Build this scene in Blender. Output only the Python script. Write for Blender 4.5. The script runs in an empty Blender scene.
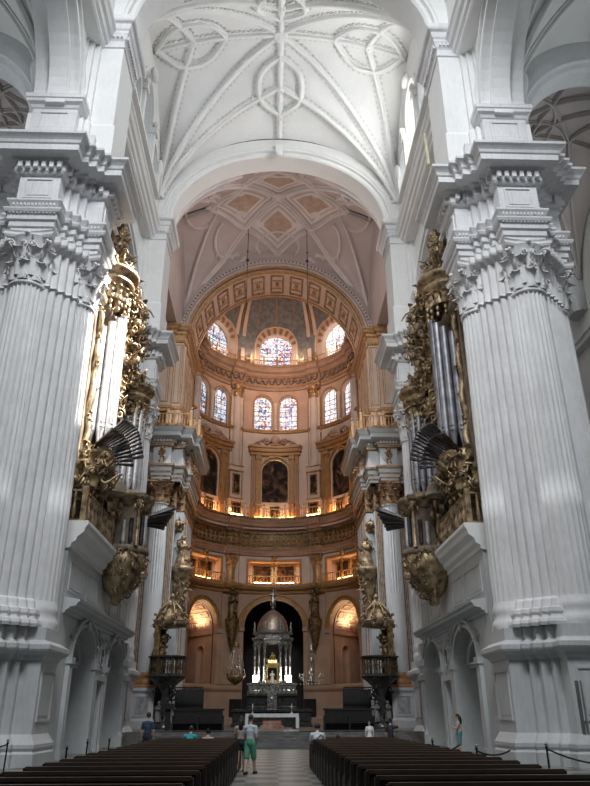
import bpy, math, random
from mathutils import Vector, Matrix, noise
random.seed(7)
PI = math.pi
C = bpy.context.scene.collection
sin, cos, sqrt = math.sin, math.cos, math.sqrt

# ------------------------------------------------------------------ materials
def mat(name, col, rough=.6, metal=0., var=.12, scale=1.5, bump=0., bscale=8., col2=None, spec=.5, blocks=None, fine=0.):
    m = bpy.data.materials.new(name); m.use_nodes = True
    nt = m.node_tree; b = nt.nodes['Principled BSDF']; L = nt.links.new
    b.inputs['Roughness'].default_value = rough; b.inputs['Metallic'].default_value = metal
    b.inputs['Specular IOR Level'].default_value = spec
    tc = nt.nodes.new('ShaderNodeTexCoord')
    nz = nt.nodes.new('ShaderNodeTexNoise'); nz.inputs['Scale'].default_value = scale; nz.inputs['Detail'].default_value = 6
    L(tc.outputs['Object'], nz.inputs['Vector'])
    rp = nt.nodes.new('ShaderNodeValToRGB'); L(nz.outputs['Fac'], rp.inputs['Fac'])
    c2 = col2 or tuple(c*(1-var*2) for c in col)
    rp.color_ramp.elements[0].position = .35; rp.color_ramp.elements[0].color = (*c2, 1)
    rp.color_ramp.elements[1].position = .62; rp.color_ramp.elements[1].color = (*col, 1)
    out = rp.outputs['Color']
    h = None
    if blocks:
        br = nt.nodes.new('ShaderNodeTexBrick'); mp = nt.nodes.new('ShaderNodeMapping')
        sp = nt.nodes.new('ShaderNodeSeparateXYZ'); L(tc.outputs['Object'], sp.inputs[0])
        ad = nt.nodes.new('ShaderNodeMath'); ad.operation = 'ADD'; L(sp.outputs['X'], ad.inputs[0]); L(sp.outputs['Y'], ad.inputs[1])
        cb = nt.nodes.new('ShaderNodeCombineXYZ'); L(ad.outputs[0], cb.inputs['X']); L(sp.outputs['Z'], cb.inputs['Y'])
        L(cb.outputs[0], br.inputs['Vector'])
        br.inputs['Scale'].default_value = 1; br.inputs['Brick Width'].default_value = blocks[0]; br.inputs['Row Height'].default_value = blocks[1]
        br.inputs['Mortar Size'].default_value = .012; br.inputs['Color1'].default_value = (1, 1, 1, 1)
        br.inputs['Color2'].default_value = (.93, .93, .94, 1); br.inputs['Mortar'].default_value = (.78, .78, .8, 1)
        mx = nt.nodes.new('ShaderNodeMix'); mx.data_type = 'RGBA'; mx.blend_type = 'MULTIPLY'; mx.inputs['Factor'].default_value = 1
        L(out, mx.inputs[6]); L(br.outputs['Color'], mx.inputs[7]); out = mx.outputs[2]
    if fine:
        n3 = nt.nodes.new('ShaderNodeTexNoise'); n3.inputs['Scale'].default_value = 9; n3.inputs['Detail'].default_value = 8
        mp3 = nt.nodes.new('ShaderNodeMapping'); mp3.inputs['Scale'].default_value = (1, 1, .25)
        L(tc.outputs['Object'], mp3.inputs[0]); L(mp3.outputs[0], n3.inputs['Vector'])
        r3 = nt.nodes.new('ShaderNodeMapRange'); r3.inputs[1].default_value = .3; r3.inputs[2].default_value = .65
        r3.inputs[3].default_value = 1-fine; r3.inputs[4].default_value = 1; L(n3.outputs['Fac'], r3.inputs[0])
        mx = nt.nodes.new('ShaderNodeMix'); mx.data_type = 'RGBA'; mx.blend_type = 'MULTIPLY'; mx.inputs['Factor'].default_value = 1
        L(out, mx.inputs[6]); L(r3.outputs[0], mx.inputs[7]); out = mx.outputs[2]
    L(out, b.inputs['Base Color'])
    if bump:
        n2 = nt.nodes.new('ShaderNodeTexNoise'); n2.inputs['Scale'].default_value = bscale; n2.inputs['Detail'].default_value = 5
        L(tc.outputs['Object'], n2.inputs['Vector'])
        bp = nt.nodes.new('ShaderNodeBump'); bp.inputs['Strength'].default_value = bump; bp.inputs['Distance'].default_value = .05
        L(n2.outputs['Fac'], bp.inputs['Height']); L(bp.outputs[0], b.inputs['Normal'])
    return m

def glass_mat(name, base, strength, seed):
    """daylit leaded stained glass: small coloured cells with dark leads"""
    m = bpy.data.materials.new(name); m.use_nodes = True
    nt = m.node_tree; L = nt.links.new; b = nt.nodes['Principled BSDF']
    tc = nt.nodes.new('ShaderNodeTexCoord')
    mp = nt.nodes.new('ShaderNodeMapping'); mp.inputs['Location'].default_value = (seed*3.1, seed*1.7, seed*2.3)
    L(tc.outputs['Object'], mp.inputs[0])
    v = nt.nodes.new('ShaderNodeTexVoronoi'); v.inputs['Scale'].default_value = 5.5; L(mp.outputs[0], v.inputs['Vector'])
    v2 = nt.nodes.new('ShaderNodeTexVoronoi'); v2.feature = 'DISTANCE_TO_EDGE'; v2.inputs['Scale'].default_value = 5.5
    L(mp.outputs[0], v2.inputs['Vector'])
    sp = nt.nodes.new('ShaderNodeSeparateXYZ'); L(v.outputs['Color'], sp.inputs[0])
    rp = nt.nodes.new('ShaderNodeValToRGB'); rp.color_ramp.interpolation = 'CONSTANT'
    cols = base; els = rp.color_ramp.elements
    els[0].color = (*cols[0], 1); els[0].position = 0
    els[1].color = (*cols[1], 1); els[1].position = 1/len(cols)
    for i in range(2, len(cols)):
        e = els.new(i/len(cols)); e.color = (*cols[i], 1)
    L(sp.outputs[0], rp.inputs['Fac'])
    ed = nt.nodes.new('ShaderNodeMapRange'); ed.inputs[1].default_value = .02; ed.inputs[2].default_value = .06
    L(v2.outputs['Distance'], ed.inputs[0])
    # iron saddle bars
    s2 = nt.nodes.new('ShaderNodeSeparateXYZ'); L(tc.outputs['Object'], s2.inputs[0])
    fr = nt.nodes.new('ShaderNodeMath'); fr.operation = 'PINGPONG'; fr.inputs[1].default_value = .36; L(s2.outputs['Z'], fr.inputs[0])
    gr = nt.nodes.new('ShaderNodeMapRange'); gr.inputs[1].default_value = .02; gr.inputs[2].default_value = .05; gr.inputs[3].default_value = .25
    L(fr.outputs[0], gr.inputs[0])
    mu = nt.nodes.new('ShaderNodeMath'); mu.operation = 'MULTIPLY'; L(ed.outputs[0], mu.inputs[0]); L(gr.outputs[0], mu.inputs[1])
    ms = nt.nodes.new('ShaderNodeMath'); ms.operation = 'MULTIPLY'; ms.inputs[1].default_value = strength; L(mu.outputs[0], ms.inputs[0])
    wn = nt.nodes.new('ShaderNodeTexNoise'); wn.inputs['Scale'].default_value = .9; L(mp.outputs[0], wn.inputs['Vector'])
    wr = nt.nodes.new('ShaderNodeMapRange'); wr.inputs[1].default_value = .42; wr.inputs[2].default_value = .56; wr.inputs[4].default_value = .85; L(wn.outputs['Fac'], wr.inputs[0])
    wm = nt.nodes.new('ShaderNodeMix'); wm.data_type = 'RGBA'; L(wr.outputs[0], wm.inputs['Factor']); L(rp.outputs['Color'], wm.inputs[6]); wm.inputs[7].default_value = (.88, .92, 1, 1)
    L(wm.outputs[2], b.inputs['Emission Color']); L(ms.outputs[0], b.inputs['Emission Strength'])
    L(rp.outputs['Color'], b.inputs['Base Color']); b.inputs['Roughness'].default_value = .2
    return m

def painting_mat(name, cols, scale=1.0, seed=0):
    m = bpy.data.materials.new(name); m.use_nodes = True
    nt = m.node_tree; L = nt.links.new; b = nt.nodes['Principled BSDF']
    tc = nt.nodes.new('ShaderNodeTexCoord'); mp = nt.nodes.new('ShaderNodeMapping'); mp.inputs['Location'].default_value = (seed*5.3, seed, seed*2.)
    L(tc.outputs['Object'], mp.inputs[0])
    nz = nt.nodes.new('ShaderNodeTexNoise'); nz.inputs['Scale'].default_value = scale; nz.inputs['Detail'].default_value = 3
    nz.inputs['Distortion'].default_value = 1.2; L(mp.outputs[0], nz.inputs['Vector'])
    rp = nt.nodes.new('ShaderNodeValToRGB'); L(nz.outputs['Fac'], rp.inputs['Fac'])
    els = rp.color_ramp.elements; n = len(cols)
    els[0].position = .42; els[0].color = (*cols[0], 1); els[1].position = .78; els[1].color = (*cols[-1], 1)
    for i in range(1, n-1):
        e = els.new(.42+.36*i/(n-1)); e.color = (*cols[i], 1)
    L(rp.outputs['Color'], b.inputs['Base Color']); b.inputs['Roughness'].default_value = .7; b.inputs['Specular IOR Level'].default_value = .2
    return m

def emit_mat(name, col, s):
    m = bpy.data.materials.new(name); m.use_nodes = True
    b = m.node_tree.nodes['Principled BSDF']; b.inputs['Emission Color'].default_value = (*col, 1); b.inputs['Emission Strength'].default_value = s
    b.inputs['Base Color'].default_value = (*col, 1)
    return m

STONE = mat('white_limestone', (.76, .76, .765), .75, var=.05, scale=.5, bump=.15, bscale=5, blocks=(1.5, .95), fine=.10)
SHAFT = mat('fluted_limestone', (.78, .775, .775), .75, var=.06, scale=.6, bump=.1, bscale=6, fine=.10)
PLAS = mat('white_limewash', (.80, .80, .79), .8, var=.03, scale=.4, bump=.08, bscale=3, fine=.06)
PED = mat('dimmed_grey_pedestal', (.60, .61, .61), .75, var=.06, scale=.6, bump=.1, bscale=5, fine=.1)  # darker than the shafts: dimness of the low zone put into the colour
SCREEN = mat('dimmed_grey_stone', (.56, .58, .585), .75, var=.05, scale=.5, fine=.1)  # stone greyed down, dimness of the lower nave partly in its colour
VAULTP = mat('pink_lit_vault_plaster', (.54, .45, .43), .8, var=.06, scale=.4, fine=.08)  # warm light from the apse put into the plaster's tint
RIBP = mat('pale_vault_rib_stone', (.68, .61, .59), .75, var=.05, scale=.8)
COFFER = mat('ochre_coffer_panel', (.50, .36, .28), .8, var=.1, scale=2)
DARKV = mat('darker_aisle_vault_plaster', (.46, .42, .40), .85, var=.08, scale=.4)  # darker tone for the aisle bays past the nearest
APSE = mat('apse_cream_stone', (.56, .37, .27), .65, var=.08, scale=.8, bump=.1)
APSEP = mat('apse_pale_panel', (.68, .54, .45), .65, var=.06, scale=.8)
OCHRE = mat('gilded_ochre_stone', (.44, .24, .10), .5, metal=.25, var=.12, scale=2, bump=.2)
GOLD = mat('old_gilding', (.62, .42, .16), .38, metal=.85, var=.3, scale=3.5, bump=.4, bscale=14, col2=(.16, .10, .05))
GOLDTRIM = mat('gilded_moulding', (.52, .31, .15), .45, metal=.5, var=.2, scale=4, col2=(.33, .2, .1))
GOLDD = mat('tarnished_gilding', (.30, .20, .09), .5, metal=.7, var=.3, scale=4, bump=.5, bscale=12, col2=(.07, .045, .025))
ORGG = mat('carved_gilt_wood', (.46, .34, .20), .45, metal=.55, var=.3, scale=2.6, bump=.5, bscale=12, col2=(.12, .08, .05))
ORGW = mat('weathered_case_wood', (.25, .19, .14), .7, var=.2, scale=3, bump=.3)
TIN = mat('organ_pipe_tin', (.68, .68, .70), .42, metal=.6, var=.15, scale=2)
TINR = mat('shaded_pipe_tin', (.30, .30, .33), .45, metal=.8, var=.2, scale=2)  # right organ's pipes: shade put into a darker copy of the tin
TIND = mat('dark_trumpet_metal', (.13, .12, .12), .4, metal=.85, var=.2, scale=4)
WOOD = mat('dark_pew_wood', (.022, .014, .011), .5, var=.2, scale=4, spec=.5)
WOODT = mat('highlit_pew_rail_wood', (.075, .052, .038), .38, var=.15, scale=4)  # rails lightened: light caught along their tops put into the colour
BLACK = mat('black_wood', (.012, .011, .011), .5, var=.1)
IRON = mat('wrought_iron', (.02, .02, .022), .45, metal=.6, var=.1)
MARB = mat('grey_marble', (.42, .42, .43), .35, var=.2, scale=3)
MARBR = mat('red_jasper', (.30, .12, .08), .35, var=.25, scale=2.5, col2=(.5, .36, .28))
MARBD = mat('dark_green_marble', (.045, .05, .045), .25, var=.3, scale=4)
SILV = mat('aged_silver', (.55, .55, .52), .3, metal=.9, var=.25, scale=6, col2=(.16, .15, .13), bump=.2, bscale=20)
DOMEM = mat('copper_toned_dome_silver', (.42, .33, .27), .38, metal=.75, var=.2, scale=6, bump=.3, bscale=18)
CLOTH = mat('white_altar_linen', (.72, .73, .76), .9, var=.03)
SKYB = mat('starred_blue_grey_fresco', (.22, .235, .25), .8, var=.2, scale=2.2, col2=(.15, .14, .14))
RED = mat('red_painted_border', (.30, .12, .08), .7, var=.15, scale=3)
SKIN = mat('skin', (.55, .36, .27), .55, var=.03); HAIR = mat('dark_hair', (.02, .014, .012), .5, var=.1)
ROPE = mat('black_rope', (.015, .015, .017), .7, var=.1)

# floor
def floor_mat():
    m = bpy.data.materials.new('chequered_marble_floor'); m.use_nodes = True
    nt = m.node_tree; L = nt.links.new; b = nt.nodes['Principled BSDF']
    tc = nt.nodes.new('ShaderNodeTexCoord'); ck = nt.nodes.new('ShaderNodeTexChecker'); ck.inputs['Scale'].default_value = 1.1
    ck.inputs['Color1'].default_value = (.30, .31, .29, 1); ck.inputs['Color2'].default_value = (.11, .12, .115, 1)
    mp = nt.nodes.new('ShaderNodeMapping'); L(tc.outputs['Object'], mp.inputs[0]); L(mp.outputs[0], ck.inputs['Vector'])
    nz = nt.nodes.new('ShaderNodeTexNoise'); nz.inputs['Scale'].default_value = 1.2; nz.inputs['Detail'].default_value = 5; L(tc.outputs['Object'], nz.inputs['Vector'])
    mx = nt.nodes.new('ShaderNodeMix'); mx.data_type = 'RGBA'; mx.blend_type = 'MULTIPLY'; mx.inputs['Factor'].default_value = .5
    L(ck.outputs['Color'], mx.inputs[6]); L(nz.outputs['Fac'], mx.inputs[7]); L(mx.outputs[2], b.inputs['Base Color'])
    b.inputs['Roughness'].default_value = .38
    return m
FLOOR = floor_mat()

# ------------------------------------------------------------------ mesh builder
class MB:
    def __init__(s): s.v = []; s.f = []; s.s = []; s.k = []
    def add(s, vs, fs, smooth=False, k=0):
        o = len(s.v); s.v.extend(tuple(p) for p in vs)
        for f in fs: s.f.append(tuple(o+i for i in f)); s.s.append(smooth); s.k.append(k)
        return s
    def box(s, x0, x1, y0, y1, z0, z1, k=0):
        v = [(x, y, z) for z in (z0, z1) for y in (y0, y1) for x in (x0, x1)]
        return s.add(v, [(0, 2, 3, 1), (4, 5, 7, 6), (0, 1, 5, 4), (2, 6, 7, 3), (0, 4, 6, 2), (1, 3, 7, 5)], k=k)
    def mbox(s, fn, u0, u1, v0, v1, w0, w1, n=1, k=0):
        """box in mapped space fn(u,v,w), subdivided n times along u"""
        vs = []; fs = []
        for i in range(n+1):
            u = u0+(u1-u0)*i/n
            for (v, w) in ((v0, w0), (v1, w0), (v1, w1), (v0, w1)): vs.append(fn(u, v, w))
        for i in range(n):
            for j in range(4):
                a = i*4+j; b = i*4+(j+1) % 4; fs.append((a, b, b+4, a+4))
        fs.append((3, 2, 1, 0)); e = n*4; fs.append((e, e+1, e+2, e+3))
        return s.add(vs, fs, k=k)
    def grid(s, fn, nu, nv, smooth=True, cu=False, cv=False, k=0, flip=False):
        vs = [fn(i/nu, j/nv) for i in range(nu+(0 if cu else 1)) for j in range(nv+(0 if cv else 1))]
        W = nv+(0 if cv else 1); H = nu+(0 if cu else 1); fs = []
        for i in range(nu):
            for j in range(nv):
                a = i*W+j; b = ((i+1) % H)*W+j; c = ((i+1) % H)*W+(j+1) % W; d = i*W+(j+1) % W
                fs.append((a, d, c, b) if flip else (a, b, c, d))
        return s.add(vs, fs, smooth, k)
    def lathe(s, c, prof, n=20, smooth=True, a0=0, a1=2*PI, sx=1, sy=1, mod=None, k=0):
        full = abs(a1-a0-2*PI) < 1e-6; N = n if full else n+1; vs = []
        for (r, z) in prof:
            for i in range(N):
                a = a0+(a1-a0)*i/n; q = r*(mod(a, z) if mod else 1)
                vs.append((c[0]+q*cos(a)*sx, c[1]+q*sin(a)*sy, c[2]+z))
        fs = []
        for j in range(len(prof)-1):
            for i in range(n):
                i2 = (i+1) % N if full else i+1
                fs.append((j*N+i, j*N+i2, (j+1)*N+i2, (j+1)*N+i))
        s.add(vs, fs, smooth, k)
        if full: s.add(vs[:N], [tuple(range(N-1, -1, -1))], False, k); s.add(vs[-N:], [tuple(range(N))], False, k)
        return s
    def tube(s, pts, r, n=8, smooth=True, k=0):
        pts = [Vector(p) for p in pts]; m = len(pts)
        rs = r if isinstance(r, (list, tuple)) else [r]*m
        vs = []; up = None
        for i, p in enumerate(pts):
            t = (pts[min(i+1, m-1)]-pts[max(i-1, 0)])
            if t.length < 1e-9: t = Vector((0, 0, 1))
            t.normalize()
            if up is None: up = Vector((0, 0, 1)) if abs(t.z) < .9 else Vector((1, 0, 0))
            a = up-t*up.dot(t)
            if a.length < 1e-6: a = t.orthogonal()
            a.normalize(); up = a; b = t.cross(a)
            for j in range(n):
                an = 2*PI*j/n; vs.append(p+(a*cos(an)+b*sin(an))*rs[i])
        fs = [(i*n+j, i*n+(j+1) % n, (i+1)*n+(j+1) % n, (i+1)*n+j) for i in range(m-1) for j in range(n)]
        fs += [tuple(range(n-1, -1, -1)), tuple((m-1)*n+j for j in range(n))]
        return s.add(vs, fs, smooth, k)
    def sweep(s, frames, sec, closed=False, smooth=False, k=0):
        """frames: (point, a, b) ; sec list of (p,q) -> point + a*p + b*q"""
        n = len(sec); vs = []
        for (p, a, b) in frames:
            for (u, w) in sec: vs.append(p+a*u+b*w)
        m = len(frames); fs = []
        for i in range(m-(0 if closed else 1)):
            i2 = (i+1) % m
            for j in range(n): fs.append((i*n+j, i*n+(j+1) % n, i2*n+(j+1) % n, i2*n+j))
        if not closed: fs += [tuple(range(n-1, -1, -1)), tuple((m-1)*n+j for j in range(n))]
        return s.add(vs, fs, smooth, k)
    def ball(s, c, r, n=8, m=6, smooth=True, k=0):
        rx, ry, rz = r if isinstance(r, (list, tuple)) else (r, r, r); vs = []
        for i in range(1, m):
            t = PI*i/m
            for j in range(n): vs.append((c[0]+rx*sin(t)*cos(2*PI*j/n), c[1]+ry*sin(t)*sin(2*PI*j/n), c[2]+rz*cos(t)))
        vs.append((c[0], c[1], c[2]+rz)); vs.append((c[0], c[1], c[2]-rz)); T = len(vs)-2
        fs = [((i)*n+j, (i+1)*n+j, (i+1)*n+(j+1) % n, i*n+(j+1) % n) for i in range(m-2) for j in range(n)]
        fs += [(T, j, (j+1) % n) for j in range(n)]+[(T+1, (m-2)*n+(j+1) % n, (m-2)*n+j) for j in range(n)]
        return s.add(vs, fs, smooth, k)
    def merge(s, o, M=None):
        return s.add([M @ Vector(p) for p in o.v] if M else o.v, [], False)._mf(o, len(s.v)-len(o.v))
    def _mf(s, o, off):
        for f, q, k in zip(o.f, o.s, o.k): s.f.append(tuple(off+i for i in f)); s.s.append(q); s.k.append(k)
        return s
    def mould(s, poly, prof, cap=True, capb=False, k=0, smooth=False):
        """poly: CCW plan outline, prof: (outward offset, z)"""
        n = len(poly); vs = []
        nor = []
        for i in range(n):
            a = poly[i]; b = poly[(i+1) % n]; dx, dy = b[0]-a[0], b[1]-a[1]; l = math.hypot(dx, dy) or 1
            nor.append((dy/l, -dx/l))
        mit = []
        for i in range(n):
            n0 = nor[i-1]; n1 = nor[i]; d = 1+n0[0]*n1[0]+n0[1]*n1[1]; d = max(d, .3)
            mit.append(((n0[0]+n1[0])/d, (n0[1]+n1[1])/d))
        for (o, z) in prof:
            for i in range(n): vs.append((poly[i][0]+mit[i][0]*o, poly[i][1]+mit[i][1]*o, z))
        fs = [(j*n+i, j*n+(i+1) % n, (j+1)*n+(i+1) % n, (j+1)*n+i) for j in range(len(prof)-1) for i in range(n)]
        if cap: fs.append(tuple((len(prof)-1)*n+i for i in range(n)))
        if capb: fs.append(tuple(range(n-1, -1, -1)))
        return s.add(vs, fs, smooth, k)
    def build(s, name, mats, parent=None, sx=1):
        o0 = Vector((0, 0, 0))
        if parent is not None: o0 = ORG[parent.name]
        me = bpy.data.meshes.new(name)
        if sx < 0: me.from_pydata([(-x-o0.x, y-o0.y, z-o0.z) for x, y, z in s.v], [], [f[::-1] for f in s.f])
        else: me.from_pydata([(x-o0.x, y-o0.y, z-o0.z) for x, y, z in s.v], [], s.f)
        me.polygons.foreach_set('use_smooth', s.s)
        if isinstance(mats, (list, tuple)):
            for m in mats: me.materials.append(m)
            me.polygons.foreach_set('material_index', s.k)
        else: me.materials.append(mats)
        me.update()
        ob = bpy.data.objects.new(name, me); C.objects.link(ob)
        if parent is not None: ob.parent = parent
        ORG[ob.name] = o0
        return ob
ORG = {}
def tag(o, label=None, cat=None, group=None, kind=None):
    if label: o['label'] = label
    if cat: o['category'] = cat
    if group: o['group'] = group
    if kind: o['kind'] = kind
    return o
def thing(name, loc, label, cat, group=None, kind=None):
    o = bpy.data.objects.new(name, None); C.objects.link(o); o.location = loc; o.empty_display_size = .3
    ORG[o.name] = Vector(loc)
    return tag(o, label, cat, group, kind)
def copy_tree(o, loc=None, label=None, rotz=None, parent=None):
    c = o.copy(); C.objects.link(c)
    if parent: c.parent = parent
    if loc is not None: c.location = loc
    if label: c['label'] = label
    if rotz is not None: c.rotation_euler = (0, 0, rotz)
    for ch in list(o.children): copy_tree(ch, parent=c)
    return c
def lerp(a, b, t): return a+(b-a)*t

# ------------------------------------------------------------------ architectural helpers
def arch_wall(mb, fn, s0, s1, z0, z1, holes, depth=.5, ns=10, seg=14, k=0, kr=None, smooth=False):
    """wall face in (s,z) with elliptical-headed holes (sc,hw,zb,zs,rise); fn(s,z,d) -> point, d = depth behind the face"""
    kr = k if kr is None else kr
    cuts = {s0, s1}
    for (sc, hw, zb, zs, ri) in holes:
        for i in range(seg+1): cuts.add(round(sc-hw*cos(PI*i/seg), 5))
    cs = sorted(cuts); full = [cs[0]]
    for a, b in zip(cs, cs[1:]):
        n = max(1, int((b-a)/((s1-s0)/ns)+.5))
        for i in range(1, n+1): full.append(a+(b-a)*i/n)
    def top(h, s):
        t = (s-h[0])/h[1]; return h[3]+h[4]*sqrt(max(0, 1-t*t))
    for a, b in zip(full, full[1:]):
        m = (a+b)/2; hs = [h for h in holes if abs(m-h[0]) < h[1]]; hs.sort(key=lambda h: h[2])
        spans = []; za = zb_ = z0
        for h in hs:
            spans.append((za, zb_, h[2], h[2])); za, zb_ = top(h, a), top(h, b)
            # soffit and sill
            for (p, q) in (((a, za), (b, zb_)),)+((((a, h[2]), (b, h[2])),) if h[2] > z0+.02 else ()):
                mb.add([fn(p[0], p[1], 0), fn(q[0], q[1], 0), fn(q[0], q[1], depth), fn(p[0], p[1], depth)], [(0, 1, 2, 3)], smooth, kr)
        spans.append((za, zb_, z1, z1))
        for (p, q, u, v) in spans:
            if u-p > 1e-4 or v-q > 1e-4:
                mb.add([fn(a, p, 0), fn(b, q, 0), fn(b, v, 0), fn(a, u, 0)], [(0, 1, 2, 3)], smooth, k)
    for h in holes:
        for sd in (-1, 1):
            s = h[0]+sd*h[1]; mb.add([fn(s, h[2], 0), fn(s, h[3], 0), fn(s, h[3], depth), fn(s, h[2], depth)], [(0, 1, 2, 3)], False, kr)
def arch_pane(mb, fn, h, d, seg=14, k=0):
    sc, hw, zb, zs, ri = h
    for i in range(seg):
        a = sc-hw*cos(PI*i/seg); b = sc-hw*cos(PI*(i+1)/seg)
        ta = zs+ri*sin(PI*i/seg); tb = zs+ri*sin(PI*(i+1)/seg)
        mb.add([fn(a, zb, d), fn(b, zb, d), fn(b, tb, d), fn(a, ta, d)], [(0, 1, 2, 3)], False, k)
VY = 1.0
def arch_band(mb, fn, h, w, d0, d1, seg=20, jamb=True, k=0, ext=0, vy=None):
    """archivolt of width w round a hole, standing from depth d1 out to d0"""
    sc, hw, zb, zs, ri = h; vy = VY if vy is None else vy
    def ring(o):
        pts = [(sc-(hw+o), zb)] if jamb else []
        pts += [(sc-(hw+o)*cos(PI*i/seg), zs+(ri+o*vy)*sin(PI*i/seg)) for i in range(seg+1)]
        if jamb: pts.append((sc+(hw+o), zb))
        return pts
    a = ring(ext); b = ring(ext+w); n = len(a); vs = []
    for p, q in zip(a, b): vs += [fn(p[0], p[1], d1), fn(p[0], p[1], d0), fn(q[0], q[1], d0), fn(q[0], q[1], d1)]
    fs = [(i*4+j, i*4+j+1, (i+1)*4+j+1, (i+1)*4+j) for i in range(n-1) for j in range(3)]
    fs += [(0, 1, 2, 3), tuple((n-1)*4+j for j in (3, 2, 1, 0))]
    mb.add(vs, fs, False, k)
def leaf(mb, base, out, w, h, curl, nu=5, k=0):
    out = Vector(out).normalized(); up = Vector((0, 0, 1)); side = out.cross(up); base = Vector(base); vs = []
    for i in range(nu+1):
        u = i/nu; a = max(0, u-.45)/.55
        p = base+up*h*(u if u < .75 else .75+.12*sin((u-.75)/.25*PI))+out*curl*(.15*u+a*a)
        ww = w*(.8+.35*sin(u*PI*3)*.5)*(1 if u < .8 else (1-u)/.2*.8+.2)
        for v in (-1, -.5, 0, .5, 1):
            vs.append(p+side*ww*.5*v+out*(.10*w*(1-abs(v))+(-.10*w if abs(v) == 1 else 0)))
    fs = [(i*5+j, i*5+j+1, i*5+j+6, i*5+j+5) for i in range(nu) for j in range(4)]
    mb.add(vs, fs, True, k)
def spiral(mb, c, ax, up, R, turns=1.6, r=.05, n=14, seg=5, k=0):
    c = Vector(c); ax = Vector(ax); up = Vector(up); pts = []; rs = []
    for i in range(n+1):
        t = i/n; a = t*turns*2*PI; q = R*(1-t*.85)
        pts.append(c+ax*cos(a)*q+up*sin(a)*q); rs.append(r*(1-.4*t))
    mb.tube(pts, rs, seg, k=k)
def flute(a, z, n=24, d=.06):
    t = (a*n/2/PI) % 1; return 1-d*sqrt(max(0, 1-((t-.5)/.42)**2))
def shaft(mb, x, y, z0, z1, r0, r1, n=24, seg=6, split=None):
    prof = []; H = z1-z0
    for i in range(9):
        t = i/8; prof.append((lerp(r0, r1, t**1.6), z0+H*t))
    sp = split or z0+H*.30
    def md(a, z):
        d = .05 if z < sp else .10
        return flute(a, z, n, d)
    prof = [p for p in prof if abs(p[1]-sp) > .3]+[(lerp(r0, r1, .1), sp-.02), (lerp(r0, r1, .1), sp)]; prof.sort(key=lambda p: p[1])
    mb.lathe((x, y, 0), prof, n*seg, mod=md)
    mb.lathe((x, y, 0), [(r1*1.0, z1-.02), (r1*1.07, z1+.02), (r1*1.09, z1+.1), (r1*1.0, z1+.16)], 32)
def base_tori(mb, x, y, z0, r, h):
    p = [(r*1.09, 0), (r*1.12, .12*h), (r*1.12, .25*h), (r*1.08, .34*h), (r*1.05, .40*h), (r*1.04, .52*h), (r*1.06, .6*h), (r*1.08, .70*h), (r*1.06, .8*h), (r*1.03, .87*h), (r, h)]
    mb.lathe((x, y, z0), p, 40)
def capital(mb, x, y, z0, r, h, n=8, k=0, rot=0):
    mb.lathe((x, y, z0), [(r*.98, 0), (r, .1*h), (r*1.02, .5*h), (r*1.2, .78*h), (r*1.42, .9*h)], 24, k=k)
    for row, (zz, hh, cu, off) in enumerate(((.02, .42, .30, 0), (.1, .68, .42, .5))):
        for i in range(n):
            a = (i+off)*2*PI/n+rot; d = (cos(a), sin(a), 0)
            leaf(mb, (x+d[0]*r*1.03, y+d[1]*r*1.03, z0+zz*h), d, r*.72, hh*h, cu*r*1.3, k=k)
    for i in range(4):
        a = PI/4+i*PI/2+rot; d = Vector((cos(a), sin(a), 0)); t = Vector((-sin(a), cos(a), 0))
        for sg in (-1, 1):
            spiral(mb, Vector((x, y, z0+.76*h))+d*r*1.42+t*sg*.09*r, d, (0, 0, 1), .26*r, 1.5, .085*r, 12, k=k)
        mb.tube([Vector((x, y, z0+.45*h))+d*r, Vector((x, y, z0+.7*h))+d*r*1.12, Vector((x, y, z0+.86*h))+d*r*1.4], [.12*r, .1*r, .09*r], 6, k=k)
        a2 = i*PI/2+rot; d2 = Vector((cos(a2), sin(a2), 0)); t2 = Vector((-sin(a2), cos(a2), 0))
        for sg in (-1, 1): spiral(mb, Vector((x, y, z0+.74*h))+d2*r*1.22+t2*sg*.2*r, t2*sg, (0, 0, 1), .17*r, 1.3, .06*r, 9, k=k)
        mb.ball(Vector((x, y, z0+.93*h))+d2*r*1.38, (.17*r, .17*r, .14*r), 8, 5, k=k)
    m = 8; poly = []
    for i in range(4):
        a = PI/4+i*PI/2+rot; b = a+PI/2; R = r*1.92
        p = Vector((x+R*cos(a), y+R*sin(a))); q = Vector((x+R*cos(b), y+R*sin(b))); mid = Vector((cos((a+b)/2), sin((a+b)/2)))
        t = (q-p).normalized(); poly += [tuple(p-t*.0), ]
        for j in range(m+1):
            u = .06+.88*j/m; w = p.lerp(q, u)-mid*.2*r*sin(PI*u); poly.append(tuple(w))
    mb.mould(poly, [(-.06*r, z0+.88*h), (0, z0+.92*h), (.0, z0+.97*h), (.06*r, z0+h)], k=k, capb=True)
def leafy(mb, x, y, z0, r, h, seed=1):
    """crisp foliage tips and small scrolls filling a capital"""
    rnd = random.Random(seed)
    for i in range(64):
        a = rnd.uniform(0, 2*PI); t = rnd.uniform(.06, .86); R = r*(1.08+.32*t**2); d = Vector((cos(a), sin(a), rnd.uniform(-.2, .5))); p = Vector((x+R*cos(a), y+R*sin(a), z0+h*t)); s = r*rnd.uniform(.10, .2)
        if i % 3 == 0: spiral(mb, p, Vector((-sin(a), cos(a), 0)), (0, 0, 1), s, 1.2, s*.28, 7, 4)
        else: leaf(mb, p, d, s*1.3, s*2.2, s*1.6, 3)
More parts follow.
